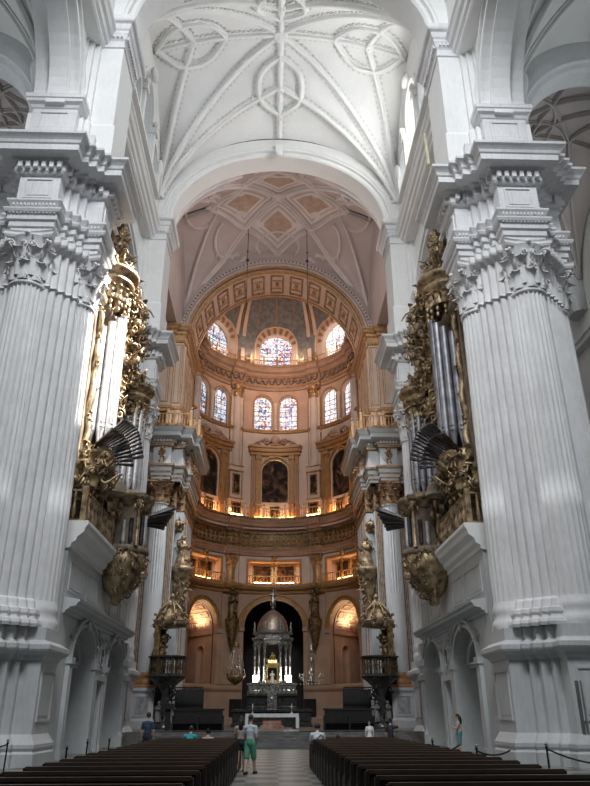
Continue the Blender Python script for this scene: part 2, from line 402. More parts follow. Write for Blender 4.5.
def edges_leaves(mb, poly, z0, h, w=.62, k=0):
    n = len(poly)
    for i in range(n):
        a = Vector(poly[i]); b = Vector(poly[(i+1) % n]); L_ = (b-a).length
        if L_ < .3: continue
        t = (b-a)/L_; o = Vector((t.y, -t.x)); m = max(1, int(L_/w+.5))
        for j in range(m):
            p = a.lerp(b, (j+.5)/m)
            leaf(mb, (p.x, p.y, z0), (o.x, o.y, 0), w*.9, h*.45, w*.45, k=k)
            leaf(mb, (p.x, p.y, z0+.1*h), (o.x, o.y, 0), w*.6, h*.68, w*.55, k=k)
            spiral(mb, (p.x+o.x*.2+t.x*.15, p.y+o.y*.2+t.y*.15, z0+.8*h), (t.x, t.y, 0), (0, 0, 1), .16, 1.3, .05, 8, 4, k=k)
            spiral(mb, (p.x+o.x*.2-t.x*.15, p.y+o.y*.2-t.y*.15, z0+.8*h), (-t.x, -t.y, 0), (0, 0, 1), .16, 1.3, .05, 8, 4, k=k)
def dentils(mb, poly, off, z0, z1, w=.2, gap=.16, dep=.16, k=0):
    n = len(poly)
    for i in range(n):
        a = Vector(poly[i]); b = Vector(poly[(i+1) % n]); t = (b-a); L_ = t.length
        if L_ < .35: continue
        t /= L_; o = Vector((t.y, -t.x)); m = max(1, int((L_+2*off*.6)/(w+gap))); st = (L_+off*.6-m*(w+gap))/2
        for j in range(m):
            p = a+t*(st-off*.3+j*(w+gap)+gap/2)+o*off; q = p+t*w; r_ = o*dep
            v = [(p.x, p.y, z0), (q.x, q.y, z0), (q.x+r_.x, q.y+r_.y, z0), (p.x+r_.x, p.y+r_.y, z0)]
            mb.add(v+[(x, y, z1) for x, y, _ in v], [(0, 1, 2, 3), (4, 7, 6, 5), (0, 4, 5, 1), (1, 5, 6, 2), (2, 6, 7, 3), (3, 7, 4, 0)], k=k)
def frame_panel(mb, p, t, w, z0, z1, o, r=.07, dep=.06, k=0, inset=True):
    """raised rectangular panel frame on a face: p centre (x,y), t tangent, o outward"""
    p = Vector(p); t = Vector(t); o = Vector(o)
    def fn(u, v, d): q = p+t*u-o*d; return (q.x, q.y, v)
    for (a, b, c, d) in ((-w/2, w/2, z0, z0+r), (-w/2, w/2, z1-r, z1), (-w/2, -w/2+r, z0+r, z1-r), (w/2-r, w/2, z0+r, z1-r)):
        mb.mbox(fn, a, b, c, d, -dep, .01, k=k)
    if inset and w > .5: mb.mbox(fn, -w/2+r*2.2, w/2-r*2.2, z0+r*2.2, z1-r*2.2, -dep*.55, .01, k=k)
def vault_fn(a, b, yc, zs, hx, hy, dome):
    def f(x, y):
        u = min(1, abs(x)/a); v = min(1, abs(y-yc)/b)
        zx = hx*sqrt(max(0, 1-u*u)); zy = hy*sqrt(max(0, 1-v*v))
        k = .35; h = max(0, 1-abs(zx-zy)/k); z = max(zx, zy)+h*h*k*.25
        return zs+z+dome*(1-u*u)*(1-v*v)
    return f
def rib(mb, f, pts, w=.34, d=.34, k=0, beads=None):
    """moulded rib following the vault surface over plan points"""
    P3 = [Vector((x, y, f(x, y))) for x, y in pts]; fr = []
    for i, p in enumerate(P3):
        t = (P3[min(i+1, len(P3)-1)]-P3[max(i-1, 0)]).normalized()
        e = .25; x, y = p.x, p.y
        nx = (f(x+e, y)-f(x-e, y)); ny = (f(x, y+e)-f(x, y-e)); nrm = Vector((nx, ny, -2*e)).normalized()
        a = t.cross(nrm)
        if a.length < .05: a = t.orthogonal()
        a.normalize(); b = a.cross(t); b = b if b.dot(nrm) > 0 else -b
        fr.append((p, a, b))
    sec = [(-w, -.08), (-w, d*.35), (-w*.62, d*.45), (-w*.5, d*.95), (-w*.25, d*1.15), (w*.25, d*1.15), (w*.5, d*.95), (w*.62, d*.45), (w, d*.35), (w, -.08)]
    mb.sweep(fr, sec, k=k)
    if beads is not None:
        L_ = 0; nxt = .2
        for i in range(len(fr)-1):
            seg = (fr[i+1][0]-fr[i][0]); l = seg.length
            while nxt < L_+l and l > 0:
                t = (nxt-L_)/l; p = fr[i][0]+seg*t; a = fr[i][1]; b = fr[i][2]; tt = seg/l
                for sg in (-1, 1):
                    c = p+a*sg*(w+.07)+b*d*.12; q = .1
                    vs = [c+a*x*.08+b*y*.07+tt*z*q for x in (-1, 1) for y in (-1, 1) for z in (-1, 1)]
                    beads.add(vs, [(0, 1, 3, 2), (4, 6, 7, 5), (0, 4, 5, 1), (2, 3, 7, 6), (0, 2, 6, 4), (1, 5, 7, 3)], k=1)
                nxt += .42
            L_ += l
def line(p, q, n=24): return [(lerp(p[0], q[0], i/n), lerp(p[1], q[1], i/n)) for i in range(n+1)]
def vesica(c, L_, W_, along='y', n=16):
    """pointed lens outline in plan: two arcs meeting at the tips"""
    out = []
    for sg in (1, -1):
        pts = []
        for i in range(n+1):
            t = -1+2*i/n; w = W_*cos(PI/2*abs(t)**1.4)*sg; l = L_*t
            pts.append((c[0]+w, c[1]+l) if along == 'y' else (c[0]+l, c[1]+w))
        out.append(pts)
    return out

# ------------------------------------------------------------------ dimensions
Y1, Y2 = 29.4, 46.8          # the two rows of great piers
PX = 11.5                    # pier centre off the nave axis
def pier_poly(cx, cy, D=2.7, a=1.08, s=1.68, b=1.34, m=1.98):
    q = [(D, -a), (D, a), (m, a), (m, b), (s, b), (s, s), (b, s), (b, m), (a, m), (a, D)]
    r = []
    for i in range(4):
        c_, s_ = (1, 0, -1, 0)[i], (0, 1, 0, -1)[i]
        for (x, y) in q[1:]: r.append((cx+x*c_-y*s_, cy+x*s_+y*c_))
    return r

def make_pier(sx, cy, label):
    root = thing('compound_pier', (sx*PX, cy, 0), label, 'pier', 'great compound piers of the nave')
    cx = sx*PX; P = pier_poly(cx, cy)
    m = MB()
    m.mould(P, [(.22, 0), (.22, .42), (.15, .5), (.2, .6), (.2, .72), (.12, .84), (.04, .98), (.0, 1.05), (.0, 3.55), (.06, 3.6), (.12, 3.72), (.3, 3.84), (.34, 3.92), (.34, 4.08), (.22, 4.14), (.12, 4.2), (.06, 4.26), (.06, 4.7)])
    n = len(P)
    for i in range(n):
        a = Vector(P[i]); b = Vector(P[(i+1) % n]); L_ = (b-a).length
        if L_ > .9:
            t = (b-a)/L_; o = Vector((t.y, -t.x)); c = (a+b)/2
            frame_panel(m, c, t, L_*.78, 1.45, 3.25, o, .09, .05)
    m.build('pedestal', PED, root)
    Q = pier_poly(cx, cy, 2.0, .98, 1.52, 1.24, 1.78)
    m = MB(); m.mould(Q, [(.42, 4.7), (.46, 4.82), (.42, 4.95), (.3, 5.0), (.26, 5.1), (.32, 5.2), (.3, 5.35), (.16, 5.4), (.1, 5.7), (0, 5.8), (-.02, 19.5)])
    for i in range(len(Q)):
        a = Vector(Q[i]); b = Vector(Q[(i+1) % len(Q)]); L_ = (b-a).length
        if .3 < L_ < 1:
            t = (b-a)/L_; o = Vector((t.y, -t.x)); p = (a+b)/2+o*.0
            def fn(u, v, d, p=p, t=t, o=o): q = p+t*u-o*d; return (q.x, q.y, v)
            m.mbox(fn, -.05, .05, 6.0, 19.2, -.07, .01); m.mbox(fn, -.2, -.16, 6.0, 19.2, -.04, .01); m.mbox(fn, .16, .2, 6.0, 19.2, -.04, .01)
    m.build('pier_core', SHAFT, root)
    m = MB(); m.mould(Q, [(0, 19.3), (.08, 19.36), (.02, 19.45), (0, 21.3), (.25, 21.5), (.3, 21.6), (.3, 21.9)]); edges_leaves(m, Q, 19.5, 2.1)
    m.build('pilaster_capital', SHAFT, root)
    for (dx, dy) in ((-1, 0), (1, 0), (0, -1), (0, 1)):
        x, y = cx+dx*1.78, cy+dy*1.78
        m = MB(); base_tori(m, x, y, 4.7, .9, 1.05); shaft(m, x, y, 5.75, 19.2, .9, .8, seg=8)
        col = m.build('column_shaft', SHAFT, root)
        m = MB(); capital(m, x, y, 19.35, .82, 2.5); leafy(m, x, y, 19.35, .82, 2.5); m.build('capital', SHAFT, col)
    m = MB()
    E_ = pier_poly(cx, cy, 2.75, 1.06, 1.66, 1.32, 1.95)
    m.mould(E_, [(-.1, 21.9), (-.1, 22.15), (-.02, 22.17), (-.02, 22.45), (.08, 22.5), (.08, 22.75), (.2, 22.85), (.26, 22.98), (.26, 23.05), (-.06, 23.1), (-.06, 23.2), (.0, 23.22), (.14, 23.42), (.2, 23.5), (.2, 23.6), (-.1, 23.66),
                 (-.1, 25.15), (.05, 25.2), (.12, 25.3), (.14, 25.35), (.14, 25.8), (.28, 25.85), (.34, 25.95), (.82, 26.0), (.84, 26.3), (.9, 26.36), (.95, 26.5), (1.05, 26.62), (1.16, 26.72), (1.18, 26.85), (.1, 26.95)])
    for i in range(len(E_)):
        a = Vector(E_[i]); b = Vector(E_[(i+1) % len(E_)]); L_ = (b-a).length
        if L_ > 1.5:
            t = (b-a)/L_; o = Vector((t.y, -t.x)); frame_panel(m, (a+b)/2-o*.1, t, 1.35, 23.85, 25.0, o, .08, .06)
    dentils(m, E_, .14, 25.4, 25.75, .2, .17, .2); dentils(m, E_, .08, 22.78, 22.95, .09, .08, .1); dentils(m, E_, .0, 23.28, 23.42, .09, .08, .13)
    m.build('entablature', STONE, root)
    m = MB(); A_ = [(cx-1.12, cy-2.45), (cx+1.12, cy-2.45), (cx+1.12, cy+2.45), (cx-1.12, cy+2.45)]
    m.mould(A_, [(.18, 26.9), (.18, 27.5), (.05, 27.6), (0, 27.7), (0, 29.7), (.06, 29.75), (.12, 29.9), (.28, 30.0), (.3, 30.15), (.36, 30.2), (.36, 30.45), (.1, 30.5)])
    for e in (-1, 1): frame_panel(m, (cx, cy+e*2.45), (1, 0), 1.5, 28.1, 29.5, (0, e), .08, .06)
    for e in (-1, 1):
        for f_ in (-1, 1): m.box(*sorted((cx-e*1.1, cx-e*2.0)), *sorted((cy+f_*1.0, cy+f_*1.9)), 26.9, 28.6)
    m.build('attic_pedestal', STONE, root)
    # upper pilaster bundle on the nave side, with its crowning cornice
    ix = -sx  # towards the nave
    def sp(pts): # nave-side stepped outline
        q = [(cx+ix*x, cy+y) for x, y in pts]
        return q if ix > 0 else q[::-1]
    U = [(2.7, -1.4), (2.7, 1.4), (1.5, 1.4), (1.5, 1.65), (1.22, 1.65), (1.22, 1.9), (.95, 1.9), (.95, 2.15), (-1.3, 2.15), (-1.3, -2.15), (.95, -2.15), (.95, -1.9), (1.22, -1.9), (1.22, -1.65), (1.5, -1.65), (1.5, -1.4)]
    m = MB(); m.mould(sp(U), [(.12, 26.9), (.12, 29.6), (.04, 29.7), (0, 29.8), (0, 35.4)], cap=False)
    m.build('upper_pilasters', PLAS, root)
    m = MB(); m.mould(sp(U), [(0, 35.4), (.08, 35.45), (.08, 35.55), (0, 35.6), (0, 36.0), (.08, 36.1), (.15, 36.35), (.2, 36.45), (.2, 36.6), (.28, 36.7), (.35, 37.0), (.5, 37.1), (.55, 37.2), (.55, 37.5), (.2, 37.6)])
    dentils(m, sp(U), .08, 36.15, 36.4, .12, .1, .12)
    m.build('upper_capital', STONE, root)
    return root
def mirror_pos(): pass
pR = make_pier(1, Y1, 'nearest fluted white compound pier on the right, beside the roped stanchion and its slotted pedestal')
pL = make_pier(-1, Y1, 'nearest fluted white compound pier on the left, cut off by the left picture edge')
copy_tree(pR, (PX, Y2, 0), 'farther white pier on the right, mostly hidden behind the dark right organ')
copy_tree(pL, (-PX, Y2, 0), 'farther white pier on the left, mostly hidden behind the sunlit left organ')
# dark slot plaque on the right near pedestal
sl = thing('slotted_plaque', (10.0, Y1-2.75, .9), 'tall narrow dark slotted strip fixed on the nearest right pedestal', 'plaque')
m = MB(); m.box(10.56, 10.66, Y1-2.78, Y1-2.70, 1.1, 2.75); m.build('dark_strip', mat('dark_slot', (.12, .13, .13), .6), sl)
m = MB(); m.box(10.72, 10.78, Y1-2.78, Y1-2.70, 1.1, 2.75); m.build('narrow_strip', mat('strip_grey', (.2, .21, .21), .6), sl)

# ------------------------------------------------------------------ shell
def st(name, m, mats, sx=1): o = m.build(name, mats, None, sx); o['kind'] = 'structure'; return o
m = MB(); m.grid(lambda u, v: (-26+52*u, -14+62*v, 0), 1, 1, smooth=False); st('floor', m, FLOOR)
# chancel: steps and raised floor
m = MB()
for i in range(5): m.box(-7.6, 7.6, 41.5+i*.75, 47, i*.15, (i+1)*.15)
ch = st('chancel_steps', m, mat('dark_step_marble', (.16, .16, .16), .4, var=.2, scale=2))
m = MB(); m.box(-9.6, 9.6, 45.2, 82, -.2, .75); st('chancel_floor', m, mat('chancel_marble', (.16, .14, .13), .3, var=.25, scale=1.5))

ARC = [((Y1-8.7), 6.3), ((Y1+Y2)/2, 6.45)]
for sx, side in ((1, 'right'), (-1, 'left')):
    # nave arcade wall: arch in each bay, face at |x| = 9.55, soffit 3.4 deep
    m = MB()
    fn = lambda s, z, d: (10.62+d, s, z)
    holes = [(ARC[0][0]-.35, 6.6, 29.9, 30.4, 5.4), (38.1, 6.3, 29.9, 30.2, 2.6)]
    arch_wall(m, fn, 12.5, 46.0, 29.9, 37.0, holes, .42, ns=6, seg=30)
    fn2 = lambda s, z, d: (11.0+d, s, z)
    holes2 = [(h[0], h[1]-.3, h[2], h[3], h[4]-.3) for h in holes]
    arch_wall(m, fn2, 12.5, 46.0, 29.9, 37.0, holes2, .95, ns=6, seg=30)
    fn3 = lambda s, z, d: (11.95+d, s, z)
    arch_wall(m, fn3, 12.5, 46.0, 29.9, 37.0, holes, .8, ns=6, seg=30)
    for h in holes:
        arch_band(m, fn, h, .16, -.16, .02, 30, False, ext=.0); arch_band(m, fn, h, .3, -.1, .02, 30, False, ext=.25); arch_band(m, fn, h, .14, -.24, .02, 30, False, ext=.62)
        arch_band(m, fn2, (h[0], h[1]-.3, h[2], h[3], h[4]-.3), .12, -.1, .02, 30, False, ext=.0)
        fnb = lambda s, z, d: (12.4-d, s, z)
        arch_band(m, fnb, h, .3, -.12, .02, 30, False, ext=.1)
    w = st('wall_'+side, m, PLAS, sx)
    # string cornice and lunette wall with three windows
    m = MB()
    def sweepbox(prof, y0, y1):
        k = len(prof); vs = [(x, y, z) for y in (y0, y1) for x, z in prof]
        m.add(vs, [(i, i+1, k+i+1, k+i) for i in range(k-1)])
    cp = [(10.65, 35.3), (9.95, 35.4), (9.85, 35.5), (9.85, 35.7), (9.7, 35.8), (9.65, 36.1), (9.5, 36.2), (9.4, 36.5), (9.3, 36.6), (9.3, 36.8), (9.95, 37.3)]
    sweepbox(cp, 12.5, 46.0)
    o = m.build('string_cornice', PLAS, w, sx)
    m = MB(); fl = lambda s, z, d: (9.7+d, s, z)
    wh = [(38.1, 1.75, 38.0, 42.6, 1.75), (34.3, 1.15, 38.0, 40.4, 1.15), (41.9, 1.15, 38.0, 40.4, 1.15)]
    arch_wall(m, fl, 12.5, 46.4, 37.2, 51, wh, .9, ns=6)
    m.build('lunette_wall', PLAS, w, sx)
    m = MB()
    for h in wh: arch_band(m, fl, h, .3, -.18, .02, 18, True, ext=.05)
    for yy in (36.05, 40.15):
        m.box(9.3, 9.75, yy-.22, yy+.22, 38, 41.0); m.box(9.15, 9.75, yy-.34, yy+.34, 41.0, 41.5)
        m.ball((9.3, yy, 41.9), (.25, .3, .4), 8, 6)
    m.ball((9.35, 38.1, 44.9), (.3, .7, .4), 8, 6); m.box(9.2, 9.75, 32.8, 43.4, 37.7, 38.0)
    for yy in (33.0, 43.2): m.ball((9.35, yy, 40.6), (.25, .45, .8), 8, 6); m.box(9.3, 9.75, yy-.2, yy+.2, 38, 40)
    m.build('window_surround', PLAS, w, sx)
    win = MB()
    for h in wh: arch_pane(win, fl, h, .85)
    gm = emit_mat('daylit_clear_glass_'+side, (.9, .96, 1), 5.0 if sx > 0 else 1.0); nt = gm.node_tree; b_ = nt.nodes['Principled BSDF']
    tr = nt.nodes.new('ShaderNodeBsdfTransparent'); mx = nt.nodes.new('ShaderNodeMixShader'); mx.inputs[0].default_value = .4
    nt.links.new(tr.outputs[0], mx.inputs[1]); nt.links.new(b_.outputs[0], mx.inputs[2]); nt.links.new(mx.outputs[0], nt.nodes['Material Output'].inputs['Surface'])
    wo = st('window_%d' % (1 if sx > 0 else 2), win, gm, sx)
    m = MB()
    for h in wh:
        for zz in [38+.7*i for i in range(1, 9)]:
            hh = h[1] if zz < h[3] else h[1]*sqrt(max(0, 1-((zz-h[3])/h[4])**2)) if zz < h[3]+h[4] else 0
            if hh > .1: m.box(10.45, 10.5, h[0]-hh, h[0]+hh, zz-.03, zz+.03)
        m.box(10.45, 10.5, h[0]-.03, h[0]+.03, 38, h[3]+h[4])
    m.build('glazing_bars', IRON, wo, sx)

# transverse arch over the second pair of piers (white), with a stepped soffit
def trans_arch(name, y0, y1, a, zs, h, th, label_kind='structure', mt=PLAS, steps=((0, 0), (.28, .3), (.5, .55))):
    m = MB(); N = 48
    sec = [(-(y1-y0)/2+steps[2][1], 0)]
    # section (offset along y, outward radial)
    hw = (y1-y0)/2
    sec = [(-hw, th), (-hw, .62), (-hw+.08, .55), (-hw+.08, .42), (-hw+.3, .36), (-hw+.3, .12), (-hw+.42, .0), (hw-.42, 0), (hw-.3, .12), (hw-.3, .36), (hw-.08, .42), (hw-.08, .55), (hw, .62), (hw, th)]
    fr = []
    for i in range(N+1):
        t = PI*i/N; p = Vector((-a*cos(t), (y0+y1)/2, zs+h*sin(t))); n = Vector((-h*cos(t), 0, a*sin(t))).normalized()
        fr.append((p, Vector((0, 1, 0)), n))
    m.sweep(fr, sec)
    return st(name, m, mt)
ta = trans_arch('trim_1', 45.5, 48.1, 8.55, 37.9, 6.7, 1.5)
ta1 = trans_arch('trim_2', 28.1, 30.7, 8.55, 37.9, 6.7, 1.5)

# great vault of the nave bay
def great_vault(name, yc, b, matw, k=0):
    a = 9.75; f = vault_fn(a, b, yc, 37.9, 8.3, 9.6, 2.2)
    m = MB()
    def g(u, v):
        # denser sampling near the edges
        x = -sin(PI/2*(1-2*u)); y = -sin(PI/2*(1-2*v))
        return (a*x, yc+b*y, f(a*x, yc+b*y))
    m.grid(g, 64, 64, smooth=True, flip=True)
    w = st(name, m, matw)
    ribs = []
    def S(u, v): return (u*a*.985, yc+v*b*.985)
    def L(p, q, n=30):
        return [S(lerp(p[0], q[0], sin(PI/2*i/n)), lerp(p[1], q[1], sin(PI/2*i/n))) for i in range(n+1)]
    for su in (-1, 1):
        for sv in (-1, 1):
            ribs.append(L((0, 0), (su, sv))); ribs.append(L((0, sv*.5), (su, sv))); ribs.append(L((su*.70, 0), (su, sv)))
    ribs += [L((0, 0), (0, 1), 14), L((0, 0), (0, -1), 14), L((0, 0), (1, 0), 14), L((0, 0), (-1, 0), 14)]
    for pts in ribs:
        r = MB(); bd = MB(); rib(r, f, pts, .26, .34, beads=r); r.build('vault_rib', [RIBW, DENT], w)
    for c, al, L_, W_ in (((0, yc+.5*b), 'y', .26*b, 1.75), ((0, yc-.5*b), 'y', .26*b, 1.75), ((.70*a, yc), 'x', .27*a, 1.9), ((-.70*a, yc), 'x', .27*a, 1.9)):
        for pts in vesica(c, L_, W_, al):
            r = MB(); rib(r, f, pts, .26, .36, beads=r); r.build('vault_rib', [RIBW, DENT], w)
    for (u, v, R) in ((0, 0, .55), (0, .5, .32), (0, -.5, .32), (.7, 0, .32), (-.7, 0, .32), (0, .77, .25), (0, .24, .25)):
        x, y = u*a, yc+v*b; z = f(x, y)-.35
        r = MB(); r.lathe((x, y, z), [(.05, -.22), (R*.35, -.2), (R*.5, -.1), (R*.6, -.16), (R, -.05), (R, .2), (R*.7, .4)], 16)
        for i in range(8): aa = i*PI/4; r.ball((x+R*.8*cos(aa), y+R*.8*sin(aa), z-.05), R*.22, 6, 5)
        r.build('roof_boss', RIBW, w)
    for (u, v) in ((-.6, .55), (.62, .58)):
        x, y = u*a, yc+v*b; r = MB(); r.ball((x, y, f(x, y)-.02), (.11, .11, .06), 8, 5); r.build('lamp_hole', BLACK, w)
    return w
RIBW = mat('white_rib_stone', (.80, .80, .79), .75, var=.03, scale=.8)
DENT = mat('grey_toned_denticles', (.68, .68, .67), .8, var=.05)
great_vault('ceiling', 38.1, 7.4, PLAS)
# corbelled keystone under the arch crown
m = MB(); m.box(-.3, .3, 45.3, 45.7, 44.2, 45.4); m.ball((0, 45.25, 44.3), (.3, .2, .25), 8, 6)
o = m.build('keystone', RIBW, ta)
APSB = mat('apse_brown_stone', (.40, .25, .17), .6, var=.12, scale=1)
APSG = mat('apse_rose_brown_stone', (.45, .29, .20), .6, var=.1, scale=.8, bump=.1)
BRN = mat('dark_brown_paint', (.12, .07, .05), .6)
GOLDB = mat('brown_gilding', (.40, .26, .14), .5, metal=.4, var=.3, scale=3, col2=(.14, .08, .05), bump=.3)

# ------------------------------------------------------------------ presbytery vault, walls and choir piers
def presb_vault():
    a, b, yc = 9.4, 7.0, 54.5
    f = vault_fn(a, b, yc, 36.2, 8.8, 8.6, 2.6)
    m = MB()
    def g(u, v):
        x = -sin(PI/2*(1-2*u)); y = -sin(PI/2*(1-2*v)); return (a*x, yc+b*y, f(a*x, yc+b*y))
    m.grid(g, 60, 60, smooth=True, flip=True); w = st('ceiling', m, VAULTP)
    def S(u, v): return (u*a*.985, yc+v*b*.985)
    def L(p, q, n=20): return [S(lerp(p[0], q[0], i/n), lerp(p[1], q[1], i/n)) for i in range(n+1)]
    def LS(p, q, n=26): return [S(lerp(p[0], q[0], sin(PI/2*i/n)), lerp(p[1], q[1], sin(PI/2*i/n))) for i in range(n+1)]
    runs = []
    A_, B_ = .36, .47
    for su in (-1, 1):
        for sv in (-1, 1):
            runs += [L((0, 0), (su*A_, sv*B_)), L((su*A_, sv*B_), (0, sv*B_*2), 12), L((su*A_, sv*B_), (su*A_*2, 0), 12), L((su*A_, sv*B_), (su*A_*1.7, sv*B_*1.7), 10)]
            runs += [LS((su*A_*1.7, sv*B_*1.7), (su, sv), 16), LS((su*A_, sv*B_*2*.97), (su, sv)), LS((su*A_*2, sv*.25), (su, sv)), L((su*A_*2, 0), (su*.98, 0), 8)]
    for pts in runs:
        r = MB(); rib(r, f, pts, .2, .42); r.build('vault_rib', RIBP, w)
    # scalloped lobes round the star
    for su in (-1, 1):
        for sv in (-1, 1):
            cx, cy = su*A_, sv*B_
            pts = [S(cx+.20*su*cos(t)*1.1+su*.10, cy+.30*sv*sin(t)+sv*.05) for t in [(-.9+2.6*i/16) for i in range(17)]]
            r = MB(); rib(r, f, pts, .15, .28)
            for p in pts[::2]: r.ball((p[0], p[1], f(*p)-.3), .15, 6, 5)
            r.build('vault_rib', RIBP, w)
    for s_ in (-1, 1):
        for (cx, cy, rx, ry) in ((0, s_*.80, .24, .2), (s_*.80, 0, .16, .3)):
            pts = [S(cx+rx*cos(t), cy+ry*sin(t)) for t in [2*PI*i/20 for i in range(21)]]
            pts = [p for p in pts if abs(p[0]) < a*.99 and abs(p[1]-yc) < b*.99]
            r = MB(); rib(r, f, pts, .15, .28); r.build('vault_rib', RIBP, w)
    # lozenge coffers with ochre panels
    for (cx, cy) in ((0, -B_), (0, B_), (-A_, 0), (A_, 0)):
        for sc, dep, mt in ((.80, .08, RIBP), (.70, .12, VAULTP), (.60, .18, RIBP), (.48, .22, COFFER)):
            r = MB(); N = 4; cr = [(0, -B_), (A_, 0), (0, B_), (-A_, 0)]; ring_ = []
            for q in range(4):
                for t_ in range(N):
                    a0, a1 = cr[q], cr[(q+1) % 4]; u = cx+lerp(a0[0], a1[0], t_/N)*sc; v = max(-.99, min(.99, cy+lerp(a0[1], a1[1], t_/N)*sc)); x, y = S(u, v); ring_.append((x, y, f(x, y)-dep))
            x, y = S(cx, cy); n4 = len(ring_); r.add(ring_+[(x, y, f(x, y)-dep)]+[(px_, py_, pz+.3) for px_, py_, pz in ring_], [(i, (i+1) % n4, n4) for i in range(n4)]+[(i, n4+1+i, n4+1+(i+1) % n4, (i+1) % n4) for i in range(n4)])
            r.build('coffer_panel', mt, w)
    for (u, v, R) in ((0, 0, .62), (A_, B_, .4), (-A_, B_, .4), (A_, -B_, .4), (-A_, -B_, .4), (A_*2, 0, .35), (-A_*2, 0, .35)):
        x, y = S(u, v); z = f(x, y)-.3; r = MB(); r.lathe((x, y, z), [(.05, -.12), (R*.5, -.1), (R*.6, -.05), (R, -.1), (R*1.05, .1), (R*.8, .3)], 16)
        for i in range(8): aa = i*PI/4; r.ball((x+R*.8*cos(aa), y+R*.8*sin(aa), z-.1), R*.2, 6, 5)
        r.build('roof_boss', RIBP, w)
presb_vault()
for sx in (1, -1):
    m = MB(); m.box(12.6, 13.0, 48.2, 63, .75, 34.7); m.box(9.3, 13.0, 48.4, 61, 34.7, 35.2); m.box(9.3, 9.9, 48.2, 61, 35.2, 50)
    w = st('trim_%d' % (3 if sx > 0 else 4), m, VAULTP, sx)
m = MB()
fw = lambda s, z, d: (s, 60.6+d, z)
H_ = (0, 8.45, 34.6, 34.6, 8.45)
arch_wall(m, fw, -10, 10, 34.6, 52, [H_], .3, ns=6, seg=40)
tw = st('trim_5', m, VAULTP)
def soff(t, y, d): # t angle from left springing
    return ((-(8.45-d))*cos(t), y, 34.6+(8.45-d)*sin(t))
ar = thing('triumphal_arch', (0, 62.8, 34.6), 'coffered cream and gold arch opening onto the domed apse', 'arch')
m = MB(); m.grid(lambda u, v: soff(PI*u, lerp(60.5, 65.4, v), 0), 48, 1, smooth=True, flip=True); m.grid(lambda u, v: (soff(PI*u, 65.4, -v*3)), 48, 1, smooth=False); m.build('soffit', APSEP, ar)
m = MB()
for (d0, y0, y1) in ((.12, 60.45, 60.85), (.12, 65.05, 65.4)): m.mbox(lambda u, v, w_: soff(u, v, w_), 0, PI, y0, y1, -.05, d0, 48)
m.mbox(lambda u, v, w_: soff(u, v, w_), 0, PI, 60.25, 60.6, -.45, -.2, 48)
m.build('gilded_edge', GOLDTRIM, ar)
m = MB(); m.mbox(lambda u, v, w_: soff(u, v, w_), 0, PI, 60.05, 60.6, -1.1, -.75, 48); m.mbox(lambda u, v, w_: soff(u, v, w_), 0, PI, 60.3, 60.6, -.7, -.5, 48)
m.build('archivolt', VAULTP, ar)
m = MB()
for i in range(75):
    t = PI*(i+.5)/75; m.mbox(lambda u, v, w_: soff(u, v, w_), t-.007, t+.007, 59.99, 60.06, -.98, -.82)
m.build('denticles', BRN, ar)
for i in range(13):
    t0 = PI*(i+.5)/13; hw = PI/13*.35
    m = MB(); F = lambda u, v, w_: soff(u, v, w_)
    for (a, b, c, d) in ((t0-hw, t0+hw, 61.3, 61.5), (t0-hw, t0+hw, 64.45, 64.65), (t0-hw, t0-hw+.022, 61.5, 64.45), (t0+hw-.022, t0+hw, 61.5, 64.45)):
        m.mbox(F, a, b, c, d, -.02, .09, 2)
    fr = m.build('coffer_frame', GOLDB, ar)
    m = MB(); m.mbox(F, t0-.02, t0+.02, 62.6, 63.4, -.02, .1, 2); p = F(t0, 63, .12); m.ball(p, (.2, .3, .2), 8, 6); m.mbox(F, t0-.055, t0+.055, 62.2, 62.35, -.02, .07, 1); m.mbox(F, t0-.055, t0+.055, 63.65, 63.8, -.02, .07, 1)
    m.build('coffer_ornament', GOLDTRIM, fr)

def rail(m, pts, z0, z1, step=.3, r=.03, top=.05):
    """balustrade along plan points"""
    for a, b in zip(pts, pts[1:]):
        a = Vector(a); b = Vector(b); t = b-a; L_ = t.length; n = max(1, int(L_/step)); o = Vector((t.y, -t.x))/L_*top
        for (u, v) in ((z0, z0+.08), (z1-.09, z1)):
            q = [a+o, b+o, b-o, a-o]; m.add([(p.x, p.y, u) for p in q]+[(p.x, p.y, v) for p in q], [(0, 1, 5, 4), (1, 2, 6, 5), (2, 3, 7, 6), (3, 0, 4, 7), (4, 5, 6, 7), (3, 2, 1, 0)])
        for i in range(n+1):
            p = a.lerp(b, i/n); h = z1-z0
            m.lathe((p.x, p.y, z0), [(r, .0), (r*.8, .15*h), (r*1.9, .3*h), (r*1.2, .48*h), (r*.7, .6*h), (r*1.2, .75*h), (r*.8, h)], 6)

